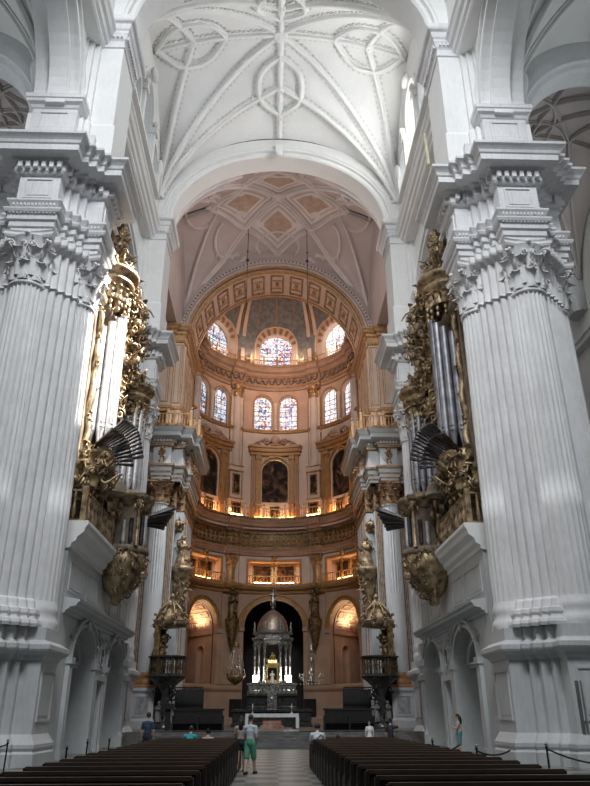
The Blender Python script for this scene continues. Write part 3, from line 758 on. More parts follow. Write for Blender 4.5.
def carve(m, pts, n, size, rnd, kinds=(0, 1, 2, 3), k=0, out=None):
    """clusters of carved scrolls, shells and leaves scattered round points (x,y,z,spread)"""
    for i in range(n):
        c = rnd.choice(pts); sp = c[3]
        p = Vector((c[0]+rnd.uniform(-sp, sp), c[1]+rnd.uniform(-sp, sp), c[2]+rnd.uniform(-sp, sp)*1.2)); s = size*rnd.uniform(.6, 1.35); q = rnd.choice(kinds)
        a = rnd.uniform(0, 2*PI); d = Vector((cos(a), sin(a), rnd.uniform(-.3, .3))); u = Vector((rnd.uniform(-.4, .4), rnd.uniform(-.4, .4), rnd.choice((-1, 1)))).normalized()
        if out: d = (Vector(out)+d*.8).normalized()
        if q == 0: spiral(m, p, d, u, s, rnd.uniform(1, 1.7), s*.2, 9, 5, k=k)
        elif q == 1: m.ball(p, (s*rnd.uniform(.3, .55), s*rnd.uniform(.3, .55), s*rnd.uniform(.3, .7)), 7, 5, k=k)
        elif q == 2: leaf(m, p, d, s*.8, s*1.5, s*.6, 4, k=k)
        else:
            pts_ = [p+d*s*t*1.4+u*s*sin(t*4)*.5 for t in [j/6 for j in range(7)]]; m.tube(pts_, [s*.2*(1-.7*j/6) for j in range(7)], 5, k=k)

def statue(m, x, y, z, h, face=(0, -1), seed=0, kneel=False, k=0):
    """draped standing figure"""
    rnd = random.Random(seed); f = Vector((face[0], face[1], 0)).normalized(); s_ = Vector((f.y, -f.x, 0)); b = Vector((x, y, z))
    H = h
    prof = [(.17, 0), (.19, .05), (.155, .25), (.14, .42), (.12, .55), (.125, .64), (.14, .72), (.11, .80), (.045, .835), (.04, .86)]
    if kneel: prof = [(.24, 0), (.25, .08), (.2, .25), (.15, .42), (.12, .55), (.13, .66), (.14, .74), (.11, .80), (.045, .835), (.04, .86)]
    def mod(a, zz): return 1+.10*sin(7*a+seed+zz*3)*(1 if zz < .6*H else .3)
    m.lathe(b, [(r*H, zz*H) for r, zz in prof], 28, mod=mod, sx=1, sy=.9, k=k)
    m.ball(b+Vector((0, 0, .925*H)), (.062*H, .07*H, .08*H), 10, 8, k=k)
    m.ball(b+Vector((0, 0, .94*H))-f*.025*H, (.075*H, .075*H, .08*H), 8, 6, k=k)
    for sg in (-1, 1):
        sh = b+s_*sg*.13*H+Vector((0, 0, .76*H)); el = sh+s_*sg*.06*H+f*.06*H-Vector((0, 0, .15*H)); ha = el+f*.16*H-s_*sg*.10*H+Vector((0, 0, .06*H))
        m.tube([sh, (sh+el)/2, el, (el+ha)/2, ha], [.05*H, .05*H, .045*H, .035*H, .025*H], 7, k=k); m.ball(ha, .03*H, 6, 5, k=k)
    for i in range(4):
        a = rnd.uniform(-.9, .9); p = b+f*.15*H+s_*a*.12*H
        m.tube([p+Vector((0, 0, .04*H)), p+Vector((0, 0, .3*H))+s_*.02*H, p-f*.03*H+Vector((0, 0, .55*H))], [.03*H, .025*H, .01*H], 5, k=k)

def choir_pier(sx):
    side = 'right' if sx > 0 else 'left'
    root = thing('choir_pier', (sx*9.5, 57, .75), 'white pier with smooth column, gilded capital and lit balcony at the %s of the sanctuary' % side, 'pier')
    B = lambda m, n, mt, p=root: m.build(n, mt, p, sx)
    cp = [(8.45, 54.4), (10.05, 54.4), (10.05, 56.3), (8.45, 56.3)]
    m = MB(); m.mould(cp, [(.16, .75), (.16, 1.25), (.04, 1.35), (0, 1.4), (0, 3.0), (.06, 3.1), (.16, 3.2), (.16, 3.4)]); frame_panel(m, (9.25, 54.4), (1, 0), 1.25, 1.55, 2.9, (0, -1), .08, .06, inset=False)
    frame_panel(m, (8.45, 55.4), (0, -1), 1.3, 1.55, 2.9, (-1, 0), .08, .06, inset=False)
    pd = B(m, 'pedestal', SCREEN)
    m = MB(); m.box(8.8, 9.7, 54.36, 54.4, 1.7, 2.75); m.box(8.41, 8.45, 54.9, 55.9, 1.7, 2.75); o = B(m, 'marble_panel', MARB, pd)
    m = MB(); m.mould(cp, [(.1, 3.4), (.12, 3.5), (.02, 3.6)]); base_tori(m, 9.25, 55.35, 3.6, .70, .9); B(m, 'column_base', OCHRE)
    m = MB(); m.lathe((9.25, 55.35, 0), [(.71, 4.4), (.72, 7), (.70, 10), (.70, 10.02)], 40); shaft(m, 9.25, 55.35, 10, 16.9, .70, .63, 20, 6, split=9); B(m, 'column_shaft', SCREEN)
    m = MB(); capital(m, 9.25, 55.35, 17.0, .68, 1.85); B(m, 'gilded_capital', GOLDB)
    core = [(8.15, 56.4), (12, 56.4), (12, 63.6), (7.55, 63.6), (7.55, 57.3), (8.15, 57.3)]
    m = MB(); m.mould(core, [(.1, .75), (.1, 3.2), (.0, 3.4), (0, 18.9)]); B(m, 'pier_core', SCREEN)
    m = MB()
    for q in range(5): m.box(8.2+q*.13, 8.27+q*.13, 56.32, 56.42, 4, 16.9)
    for q in range(5): m.box(9.9+q*.13, 9.97+q*.13, 56.32, 56.42, 4, 16.9)
    m.box(7.5, 7.57, 58.6, 58.8, 4, 16.8); m.box(7.5, 7.57, 60.2, 60.4, 4, 16.8)
    B(m, 'gilded_strip', GOLDB)
    m = MB(); m.mould(core, [(.0, 16.9), (.06, 17), (.0, 17.1), (.04, 18.4), (.25, 18.6), (.3, 18.85)]); edges_leaves(m, core, 17.0, 1.7, .6)
    B(m, 'pilaster_capital', GOLDB)
    E_ = [(8.55, 54.6), (10.0, 54.6), (10.0, 55.2), (12, 55.2), (12, 63.7), (7.3, 63.7), (7.3, 57.2), (7.7, 57.2), (7.7, 55.2), (8.55, 55.2)]
    m = MB(); m.mould(E_, [(-.1, 18.85), (0, 18.9), (0, 19.15), (.08, 19.2), (.08, 19.5), (.16, 19.55), (.16, 19.85), (.34, 20.0), (.34, 20.1), (0, 20.15), (0, 21.75), (.1, 21.8), (.2, 21.95), (.22, 22.25), (.34, 22.3), (.75, 22.4), (.77, 22.7), (.85, 22.8), (.95, 23.0), (1.0, 23.15), (1.0, 23.3), (.1, 23.35)])
    dentils(m, E_, .22, 22.0, 22.22, .14, .12, .14); B(m, 'entablature', SCREEN)
    m = MB()
    for (o_, z0, z1) in ((.03, 19.08, 19.2), (.12, 19.42, 19.56), (.36, 19.95, 20.12), (.18, 21.7, 21.95), (.25, 22.0, 22.3), (1.02, 23.1, 23.3)): m.mould(E_, [(o_-.1, z0), (o_, z0), (o_, z1), (o_-.1, z1)], cap=False)
    B(m, 'gilded_fillet', GOLDB)
    m = MB(); rnd = random.Random(5)
    carve(m, [(9.25, 54.55, 21.0, .22), (9.25, 54.55, 20.6, .3), (9.25, 54.55, 21.35, .2)], 30, .22, rnd, out=(0, -1, 0)); carve(m, [(7.5, 57.1, 21.0, .2)], 14, .2, rnd, out=(0, -1, 0)); m.ball((9.25, 54.4, 21.5), (.14, .14, .18), 8, 6)
    carve(m, [(7.25, 58.5, 21, .3), (7.25, 61, 21, .3)], 24, .22, rnd, out=(-1, 0, 0)); B(m, 'frieze_ornament', GOLDTRIM)
    m = MB(); rail(m, [(11.8, 54.5), (7.1, 54.5), (7.1, 56.5), (6.6, 56.5), (6.6, 63.2)], 23.35, 24.6, .26, .045, .05)
    for p in ((7.1, 54.5), (8.5, 54.5), (10, 54.5), (7.1, 56.5), (6.6, 56.5)): m.box(p[0]-.1, p[0]+.1, p[1]-.1, p[1]+.1, 23.35, 24.85); m.ball((p[0], p[1], 25.0), .14, 8, 6)
    B(m, 'balcony_rail', GOLDTRIM)
    # upper block with panelled pilasters carrying the arch
    U = [(8.55, 57.6), (9.5, 57.6), (9.5, 57.3), (11.0, 57.3), (11.0, 57.6), (12, 57.6), (12, 65.4), (8.45, 65.4), (8.45, 58.2), (8.55, 58.2)]
    m = MB(); m.mould(U, [(.12, 23.3), (.12, 26.2), (.2, 26.3), (.22, 26.45), (.05, 26.55), (0, 26.6), (0, 32.9)]); B(m, 'upper_pier', APSEP)
    m = MB(); m.mould(U, [(0, 32.9), (.08, 33.0), (.05, 33.2), (.08, 33.7), (.2, 33.8), (.25, 34.0), (.45, 34.15), (.5, 34.3), (.6, 34.45), (.6, 34.6), (.1, 34.7)]); m.mould(U, [(.0, 26.15), (.26, 26.2), (.3, 26.45), (0, 26.5)], cap=False); B(m, 'upper_cornice', GOLDTRIM)
    m = MB()
    for (cx, w_, y) in ((9.0, .75, 57.6), (10.25, 1.2, 57.3)):
        for e in (-1, 1):
            m.box(cx+e*w_/2-.05, cx+e*w_/2+.05, y-.05, y+.02, 26.9, 32.7); m.box(cx+e*(w_/2-.17)-.03, cx+e*(w_/2-.17)+.03, y-.05, y+.02, 27.1, 32.5)
        m.box(cx-w_/2, cx+w_/2, y-.05, y+.02, 26.85, 26.95); m.box(cx-w_/2, cx+w_/2, y-.05, y+.02, 32.65, 32.75)
    for yc in (59.2, 61.3, 63.4):
        for e in (-1, 1): m.box(8.38, 8.46, yc+e*.8-.06, yc+e*.8+.06, 26.9, 32.7)
        m.box(8.38, 8.46, yc-.8, yc+.8, 26.85, 26.95); m.box(8.38, 8.46, yc-.8, yc+.8, 32.65, 32.75)
    B(m, 'gilded_panel_frame', GOLDTRIM)
    m = MB(); m.box(9.65, 10.85, 57.12, 57.2, 24.0, 25.9); o = B(m, 'balcony_painting', painting_mat('balcony_painting_'+side, [(.02, .015, .01), (.1, .05, .03), (.3, .15, .08)], 2.5, sx))
    m = MB(); fnq = lambda u, v, d: (10.25+u, 57.2-d, v)
    for (a, b, c, d) in ((-.72, .72, 25.9, 26.05), (-.72, .72, 23.85, 24.0), (-.72, -.6, 24, 25.9), (.6, .72, 24, 25.9)): m.mbox(fnq, a, b, c, d, 0, .14)
    m.build('picture_frame', GOLD, o, sx)
    return root
for sx in (1, -1):
    choir_pier(sx)
    t = thing('strip_light', (sx*9.6, 56.2, 23.35), 'glowing warm strip lamp lying behind the balcony railing of the %s choir pier' % ('right' if sx > 0 else 'left'), 'light')
    m = MB(); m.box(9.3, 11.2, 56.5, 56.6, 23.4, 23.5); m.build('tube', emit_mat('warm_tube', (1, .62, .25), 14), t, sx)
    m = MB(); m.box(9.2, 11.3, 56.45, 56.65, 23.35, 23.4); m.build('holder', IRON, t, sx)

# ------------------------------------------------------------------ apse
VY = 1/6.4
RC = 9.0; CY = 66.0; D2 = math.radians
def A(th, z, d=0., r=RC): t = D2(th); return ((r+d)*sin(t), CY+(r+d)*cos(t), z)
fA = lambda s, z, d: A(s, z, d)
apse = thing('domed_apse', (0, 75, .75), 'tall curved apse wall of cream stone and gilded galleries behind the tabernacle', 'apse', kind='structure')
BA = lambda m, n, mt, p=apse: m.build(n, mt, p)
COLS = (-74, -30, 30, 74)
def ring(m, prof, ress=.0, hw=5.0, t0=-88, t1=88, k=0):
    """horizontal moulding: prof (inward offset, z); steps forward by ress over the columns"""
    br = [(t0, 0)]
    for c in COLS: br += [(c-hw, 0), (c-hw, 1), (c+hw, 1), (c+hw, 0)]
    br.append((t1, 0)); th = []
    for (a, ra), (b, rb) in zip(br, br[1:]):
        th.append((a, ra))
        if ra == rb:
            n = max(1, int((b-a)/4))
            th += [(lerp(a, b, i/n), ra) for i in range(1, n)]
    th.append(br[-1]); vs = []
    for (t, q) in th:
        for (o, z) in prof: vs.append(A(t, z, -o-ress*q))
    n = len(prof); fs = [(i*n+j, i*n+j+1, (i+1)*n+j+1, (i+1)*n+j) for i in range(len(th)-1) for j in range(n-1)]
    m.add(vs, fs, False, k)
# tier A: ground arches
m = MB(); holesA = [(0, 20.0, .8, 9.6, 2.75), (-52, 13.5, 4.3, 9.3, 2.6), (52, 13.5, 4.3, 9.3, 2.6)]
arch_wall(m, fA, -88, 88, .75, 13.6, holesA, .6, ns=40, seg=24)
BA(m, 'ground_wall', APSG)
m = MB(); ring(m, [(-.3, .75), (.5, .75), (.5, 1.2), (.35, 1.4), (.3, 1.5), (.3, 3.6), (.42, 3.75), (.5, 3.9), (.5, 4.1), (.1, 4.25), (0, 4.3)], .0, t0=21, t1=88) if False else None
for (a, b) in ((-88, -21), (21, 88)):
    prof = [(.5, .75), (.5, 1.3), (.35, 1.45), (.3, 1.55), (.3, 3.6), (.42, 3.75), (.5, 3.9), (.5, 4.1), (.1, 4.25), (-.1, 4.3)]
    m.grid(lambda u, v: A(lerp(a, b, u), prof[int(round(v*9))][1], -prof[int(round(v*9))][0]), 24, 9, smooth=False)
BA(m, 'plinth', APSG)
for h in holesA:
    m = MB(); w_a = 3.2 if h[0] == 0 else 2.4; arch_band(m, fA, h, w_a, -.12, .02, 28, False, ext=.1); arch_band(m, fA, h, .8, -.26, .02, 28, False, ext=w_a); arch_band(m, fA, h, .5, -.2, .02, 28, False, ext=.2)
    vs = None
    BA(m, 'archivolt', OCHRE)
    m = MB()
    for e in (-1, 1):
        s0 = h[0]+e*(h[1]+1.3); m.mbox(lambda u, v, w_: A(u, v, w_), s0-1.5, s0+1.5, 4.3 if h[0] else 1, h[3]-.35, -.14, .02); m.mbox(lambda u, v, w_: A(u, v, w_), s0-1.8, s0+1.8, h[3]-.35, h[3]+.05, -.3, .3)
    BA(m, 'impost_pilaster', APSG)
# arch bands in angular units are wide and thin: vertical extent handled by gilded rings above
m = MB(); arch_band(m, fA, holesA[0], .6, -.3, -.0, 28, False, ext=-.2); BA(m, 'gilded_arch_edge', GOLDTRIM)
# side passages with lit coffered vaults
for sg in (-1, 1):
    side = 'left' if sg < 0 else 'right'
    m = MB(); F = lambda t, z, d: A(sg*t, z, d)
    # inner jamb with niche (faces outwards/forwards)
    fj = lambda s, z, d: A(sg*(39.0-d*5.5), z, s)
    arch_wall(m, fj, .6, 5.6, 1, 9.3, [(2.5, .62, 4.5, 7.3, .62)], .35, ns=4, seg=12)
    arch_pane(m, fj, (2.5, .62, 4.5, 7.3, .62), .35)
    arch_band(m, fj, (2.5, .62, 4.5, 7.3, .62), .12, -.06, .01, 12, True, vy=1)
    m.mbox(lambda u, v, w_: A(sg*(39.0+w_*4), v, u), .55, 5.6, 8.9, 9.3, 0, .3)
    fk = lambda s, z, d: A(sg*(65+d), z, s); m.mbox(fk, .6, 5.6, 1, 9.3, 0, .5)
    BA(m, 'passage_jamb', APSG)
    m = MB(); m.grid(lambda u, v: A(sg*(52-13*cos(PI*u)), 9.3+2.6*sin(PI*u), .6+v*5), 20, 1, smooth=True, flip=sg > 0); BA(m, 'passage_vault', APSE)
    m = MB()
    for i in range(8):
        u0 = PI*(i+.15)/8; u1 = PI*(i+.85)/8
        for j in range(4):
            d0 = .9+j*1.15
            G = lambda u, v, w_: A(sg*(52-(13-w_*5)*cos(u)), 9.3+(2.6-w_)*sin(u), v)
            for (a, b, c, d) in ((u0, u1, d0, d0+.1), (u0, u1, d0+.85, d0+.95), (u0, u0+.04, d0, d0+.95), (u1-.04, u1, d0, d0+.95)): m.mbox(G, a, b, c, d, -.02, .07)
    BA(m, 'passage_coffers', APSEP)
m = MB(); m.grid(lambda u, v: A(lerp(-89, 89, u), lerp(0, 14, v), 7), 30, 1, smooth=True); m.grid(lambda u, v: A(lerp(-89, 89, u), 13.7, 7*v+.3), 30, 1, smooth=False); BA(m, 'ambulatory_wall', mat('ambulatory_darkness', (.05, .04, .035), .9))  # near-black sheet: the unlit depth behind the arches put into colour
# spandrel statues/consoles on the ground piers
m = MB(); rnd = random.Random(3)
for c in (-30, 30):
    for e in (-4.6, 4.6): m.mbox(lambda u, v, w_: A(u, v, w_), c+e-1.4, c+e+1.4, 4.3, 12.6, -.22, 0)
    m.mbox(lambda u, v, w_: A(u, v, w_), c-2.8, c+2.8, 4.3, 12.6, -.12, 0)
BA(m, 'ground_pilaster', APSG)
for c in (-30, 30):
    m = MB(); x, y, _ = A(c, 0, -.75)
    f = (-sin(D2(c)), -cos(D2(c)))
    statue(m, x, y, 10.3, 2.6, f, int(c)); carve(m, [(x, y, 9.6, .35), (x, y, 8.8, .25), (x, y, 8.1, .12)], 60, .28, rnd, out=(f[0], f[1], 0)); m.lathe((x, y, 7.4), [(.05, 0), (.2, .5), (.45, 1.5), (.6, 2.2), (.7, 2.8), (.72, 2.9)], 14)
    carve(m, [(x, y, 13.2, .35)], 25, .25, rnd, out=(f[0], f[1], 0))
    BA(m, 'bracket_statue', GOLDD)
# tier B: lower lit gallery
m = MB(); ring(m, [(0, 12.9), (.15, 13.0), (.2, 13.2), (.5, 13.35), (.62, 13.6), (.62, 13.85), (-.9, 13.9)], .25, 6); BA(m, 'lower_cornice', OCHRE)
holesB = [(0, 17.5, 13.92, 16.25, .01), (-52, 14.5, 13.92, 16.25, .01), (52, 14.5, 13.92, 16.25, .01)]
m = MB(); arch_wall(m, fA, -88, 88, 13.6, 17.0, holesB, 1.0, ns=40, seg=8)
for h in holesB: m.grid(lambda u, v: A(lerp(h[0]-h[1], h[0]+h[1], u), lerp(13.9, 16.3, v), 1.0), 10, 1)
BA(m, 'lower_gallery_wall', APSEP)
m = MB()
for h in holesB:
    for (a, b, c, d) in ((h[0]-h[1]-1.2, h[0]+h[1]+1.2, 16.25, 16.5), (h[0]-h[1]-1.2, h[0]-h[1], 13.9, 16.25), (h[0]+h[1], h[0]+h[1]+1.2, 13.9, 16.25)): m.mbox(lambda u, v, w_: A(u, v, w_), a, b, c, d, -.15, .02, 8)
BA(m, 'gallery_frame', OCHRE)
dk = [(.012, .008, .006), (.05, .03, .02), (.16, .08, .05), (.42, .24, .13)]
def picture(c, hw, z0, z1, d, seed, label, arch=0, frame=GOLD, group=None, fw_=.9):
    t = thing('framed_painting', A(c, z0, d), label, 'painting', group)
    m = MB(); fn = lambda s, z, q: A(s, z, d+q)
    if arch: arch_pane(m, fn, (c, hw, z0, z1-arch, arch), 0)
    else: m.grid(lambda u, v: A(lerp(c-hw, c+hw, u), lerp(z0, z1, v), d), 6, 1)
    m.build('canvas', painting_mat('oil_painting_%d' % seed, dk, .9 if arch else 1.6, seed), t)
    m = MB(); fr_ = lambda u, v, w_: A(u, v, d+w_); k = .13
    if arch:
        arch_band(m, fn, (c, hw, z0, z1-arch, arch), .12*6.4, -.16, .02, 18, True)
        m.mbox(fr_, c-hw-.8, c+hw+.8, z0-.14, z0, -.16, .02, 6)
    else:
        for (a, b, e, f) in ((c-hw-.7, c+hw+.7, z1, z1+.12), (c-hw-.7, c+hw+.7, z0-.12, z0), (c-hw-.7, c-hw, z0, z1), (c+hw, c+hw+.7, z0, z1)): m.mbox(fr_, a, b, e, f, -.1, .03, 4)
    m.build('frame', frame, t)
n_ = 0
for (bc, bn) in ((0, 'centre'), (-52, 'left'), (52, 'right')):
    off = 7.2 if bc == 0 else 6.2
    for sg in (-1, 1):
        n_ += 1; picture(bc+sg*off, 5.2 if bc == 0 else 4.6, 14.25, 15.95, .9, n_, 'dark oil painting, %s one on the lower lit gallery, %s apse bay' % ('left' if sg < 0 else 'right', bn))
m = MB()
for h in holesB: rail(m, [A(lerp(h[0]-h[1]-2, h[0]+h[1]+2, i/8), 0, -.45)[:2] for i in range(9)], 13.9, 14.75, .3, .035, .04)
BA(m, 'lower_gallery_rail', GOLDTRIM)
for h in holesB:
    m = MB(); x, y, _ = A(h[0], 0, -.4); m.mbox(lambda u, v, w_: A(u, v, w_), h[0]-.8, h[0]+.8, 13.9, 15.6, -.5, -.35); m.ball((x, y, 15.8), (.22, .22, .3), 8, 6); m.ball(A(h[0], 16.6, -.3), (.3, .3, .3), 8, 6); BA(m, 'gallery_finial', GOLD)
for c in COLS:
    x, y, _ = A(c, 0, .0); m = MB(); m.lathe((x, y, 0), [(.62, 13.8), (.62, 14.0), (.5, 14.1), (.46, 15.2)], 20); capital(m, x, y, 15.2, .46, 1.5, rot=-D2(c)); BA(m, 'lower_gallery_column', GOLDTRIM)
# tier C: great gilded entablature
m = MB(); ring(m, [(0, 16.8), (.2, 16.85), (.2, 17.05), (.28, 17.1), (.28, 17.35), (.4, 17.45), (.45, 17.6), (.15, 17.65), (.15, 19.2), (.25, 19.25), (.3, 19.4), (.55, 19.5), (.6, 19.7), (.85, 19.85), (.9, 20.1), (1.05, 20.3), (1.1, 20.5), (1.1, 20.65), (-1.2, 20.7)], .3, 6); BA(m, 'great_entablature', APSB)
m = MB(); ring(m, [(.14, 17.6), (.47, 17.6), (.47, 17.72), (.17, 17.75), (.17, 19.1), (.3, 19.15), (.3, 19.3)], .3, 6)
ring(m, [(1.0, 20.45), (1.13, 20.45), (1.13, 20.68), (1.0, 20.7)], .3, 6); BA(m, 'gilded_frieze', GOLDD)
m = MB()
for t in range(-76, 77, 4):
    r_ = .3 if min(abs(t-c) for c in COLS) < 6 else 0
    p = Vector(A(t, 18.35, -.2-r_)); ax = Vector((cos(D2(t)), -sin(D2(t)), 0))
    for sg in (-1, 1): spiral(m, p+ax*sg*.14, ax*sg, (0, 0, 1), .2, 1.4, .05, 9, 4); spiral(m, p+ax*sg*.12-Vector((0, 0, .3)), ax*sg, (0, 0, -1), .18, 1.4, .05, 9, 4)
    m.ball(p, (.1, .1, .28), 6, 5); m.ball(p+Vector((0, 0, .42)), .1, 6, 5)
BA(m, 'frieze_scrolls', GOLDTRIM)
m = MB()
for i in range(150): t = -75+i; m.mbox(lambda u, v, w_: A(u, v, w_), t-.28, t+.28, 19.52, 19.68, -.8, -.3)
BA(m, 'frieze_denticles', APSEP)
# tier D: upper gallery with altarpiece portals
m = MB(); holesD = [(0, 9.2, 22.7, 26.3, 1.45), (-52, 9.2, 22.7, 26.3, 1.45), (52, 9.2, 22.7, 26.3, 1.45)]
arch_wall(m, fA, -88, 88, 20.6, 31.0, holesD, .4, ns=40, seg=16); BA(m, 'upper_gallery_wall', APSEP)
for h, bn in zip(holesD, ('centre', 'left', 'right')):
    m = MB(); F = lambda u, v, w_: A(u, v, w_)
    e = h[1]; c = h[0]
    arch_band(m, fA, (c, e, 22.6, 26.3, 1.45), 1.3, -.3, -.02, 18, True, ext=.7)
    for sg in (-1, 1):
        m.mbox(F, c+sg*12.2-1.7, c+sg*12.2+1.7, 20.7, 28.0, -.35, .02); m.mbox(F, c+sg*12.2-2.1, c+sg*12.2+2.1, 27.5, 27.9, -.5, 0)
        m.mbox(F, c+sg*16-1.2, c+sg*16+1.2, 20.7, 28.0, -.22, .02); m.mbox(F, c+sg*12.2-2.2, c+sg*12.2+2.2, 22.3, 22.6, -.5, 0)
    m.mbox(F, c-18.5, c+18.5, 28.0, 28.35, -.4, .02, 12); m.mbox(F, c-19.5, c+19.5, 28.35, 28.8, -.6, .02, 12); m.mbox(F, c-20, c+20, 28.8, 29.05, -.75, .02, 12)
    for i in range(19): m.mbox(F, c-18+i*2-.5, c-18+i*2+.5, 28.4, 28.6, -.7, -.3)
    BA(m, 'gilded_portal', OCHRE)
    m = MB(); rnd = random.Random(9)
    for sg in (-1, 1):
        ax = Vector((cos(D2(c)), -sin(D2(c)), 0)); p = Vector(A(c, 29.7, -.35))
        spiral(m, p+ax*sg*1.0, ax*sg, (0, 0, 1), .45, 1.5, .12, 14); spiral(m, p+ax*sg*1.9-Vector((0, 0, .25)), ax*sg, (0, 0, 1), .3, 1.4, .09, 12)
        m.tube([p+ax*sg*.4, p+ax*sg*1.2+Vector((0, 0, .35)), p+ax*sg*2.4-Vector((0, 0, .3))], [.12, .1, .05], 6)
    m.ball(p+Vector((0, 0, .2)), (.5, .3, .55), 12, 8); m.lathe(p+Vector((0, 0, -.6)), [(.6, 0), (.62, .15), (.5, .2)], 14)
    BA(m, 'portal_crest', APSE)
    picture(c, 9.0, 22.75, 27.6, .3, 20+int(c), {'centre': 'large arched dark painting in the central gilded portal of the apse', 'left': 'large arched dark painting in the left portal of the apse', 'right': 'large arched dark painting in the right portal of the apse'}[bn], arch=1.4)
for c in (-30, 30):
    F = lambda u, v, w_: A(u, v, w_); m = MB()
    m.mbox(F, c-5.2, c+5.2, 20.7, 26.0, -.55, .02, 3); m.mbox(F, c-5.8, c+5.8, 25.8, 26.1, -.75, .02, 3); m.mbox(F, c-5.5, c+5.5, 26.1, 26.3, -.65, .02, 3); m.mbox(F, c-5.7, c+5.7, 22.4, 22.6, -.7, 0, 3)
    BA(m, 'column_pedestal', APSEP)
    m = MB()
    for (z0, z1) in ((22.62, 22.72), (25.7, 25.8), (26.3, 26.38)): m.mbox(F, c-5.9, c+5.9, z0, z1, -.78, 0, 3)
    for e in (-5.0, 5.0): m.mbox(F, c+e-.25, c+e+.25, 22.7, 25.7, -.6, 0)
    BA(m, 'pedestal_gilding', GOLDTRIM)
    picture(c, 2.3, 23.3, 25.3, -.62, 50+c, 'small upright dark painting on the %s column pedestal of the upper gallery' % ('left' if c < 0 else 'right'))
for i, (c, z0, z1) in enumerate([(-52, 21.05, 22.15), (-30, 21.05, 22.15), (0, 21.05, 22.15), (30, 21.05, 22.15), (52, 21.05, 22.15)]):
    picture(c, 3.4, z0, z1, -.75 if abs(c) == 30 else -.3, 70+i, 'small square picture behind the upper gallery railing, %s of the row' % ('leftmost', 'second from left', 'middle one', 'second from right', 'rightmost')[i])
m = MB(); F = lambda u, v, w_: A(u, v, w_)
for c in (-63, -41, -16.5, 16.5, 41, 63): m.mbox(F, c-1.6, c+1.6, 20.9, 22.3, -.45, -.2)
for t in range(-80, 81, 1): pass
BA(m, 'gallery_pier_panel', OCHRE)
m = MB(); pts = [A(t, 0, -1.0)[:2] for t in range(-78, 79, 6)]; rail(m, pts, 20.7, 21.75, .3, .035, .04)
for t in (-63, -41, -23, -8, 8, 23, 41, 63): x, y, _ = A(t, 0, -1.0); m.box(x-.07, x+.07, y-.07, y+.07, 20.7, 22.0); m.ball((x, y, 22.1), .1, 6, 5)
BA(m, 'upper_gallery_rail', GOLDTRIM)
# tier E: columns and paired stained windows
WE = [(c+o, 6.3, 31.2, 34.35, 1.05) for c in (0, -52, 52) for o in (-9.3, 9.3)]
m = MB(); arch_wall(m, fA, -88, 88, 31.0, 36.2, WE, .55, ns=40, seg=14); BA(m, 'window_wall', APSE)
pal = [(.75, .82, .95), (.9, .9, .85), (.12, .25, .6), (.6, .12, .1), (.8, .85, 1), (.95, .8, .45), (.25, .4, .7), (.85, .88, .95), (.10, .14, .3), (.6, .3, .25)]
palr = [(.95, .95, 1), (.9, .9, .9), (.95, .92, .9), (.5, .15, .2), (.9, .95, 1), (.8, .8, .95), (.95, .8, .6), (.9, .9, .95), (.35, .2, .4), (.95, .9, .85)]
pall = [(.15, .25, .5), (.3, .45, .7), (.75, .85, .95), (.4, .12, .08), (.1, .12, .25), (.6, .7, .85), (.2, .3, .5), (.7, .55, .25), (.08, .1, .15), (.5, .6, .75)]
wi = 3
def stained(h, fn, d, p, s_):
    global wi
    m = MB(); arch_pane(m, fn, h, d)
    o = st('window_%d' % wi, m, glass_mat('stained_glass_%d' % wi, p, s_, wi)); 
    o['label'] = 'arched stained glass window'
    m = MB(); arch_band(m, fn, h, .55, d-.25, d+.02, 16, True); m.mbox(lambda u, v, w_: fn(u, v, w_), h[0]-h[1]-.5, h[0]+h[1]+.5, h[2]-.15, h[2], -.15, d, 4)
    m.build('window_frame', GOLDTRIM, o)
    m = MB()
    for q in (-.34, .34) if h[1] < 10 else (-.5, 0, .5): m.mbox(lambda u, v, w_: fn(u, v, w_), h[0]+q*h[1]-.12, h[0]+q*h[1]+.12, h[2], h[3]+h[4]*.85, d-.06, d-.02)
    for i in range(1, 6): z = lerp(h[2], h[3]+h[4]*.4, i/6); m.mbox(lambda u, v, w_: fn(u, v, w_), h[0]-h[1], h[0]+h[1], z-.025, z+.025, d-.06, d-.02, 3)
    m.build('window_leading', IRON, o); wi += 1
for h in WE: stained(h, fA, .5, pal if abs(h[0]) < 20 else (pall if h[0] < 0 else palr), 1.0 if h[0] < 20 else 1.25)
m = MB()
for h in WE: arch_band(m, fA, h, 1.0, -.12, .02, 16, True, ext=.3)
ring(m, [(0, 30.7), (.2, 30.75), (.25, 30.95), (.1, 31.05), (0, 31.1)], .3, 5); BA(m, 'window_archivolt', OCHRE)
m = MB()
for c in (0, -52, 52):
    x, y, _ = A(c, 0, -.1); m.lathe((x, y, 0), [(.3, 31.05), (.3, 31.2), (.2, 31.3), (.2, 34.0), (.3, 34.2), (.34, 34.4)], 12)
BA(m, 'window_colonnette', APSEP)
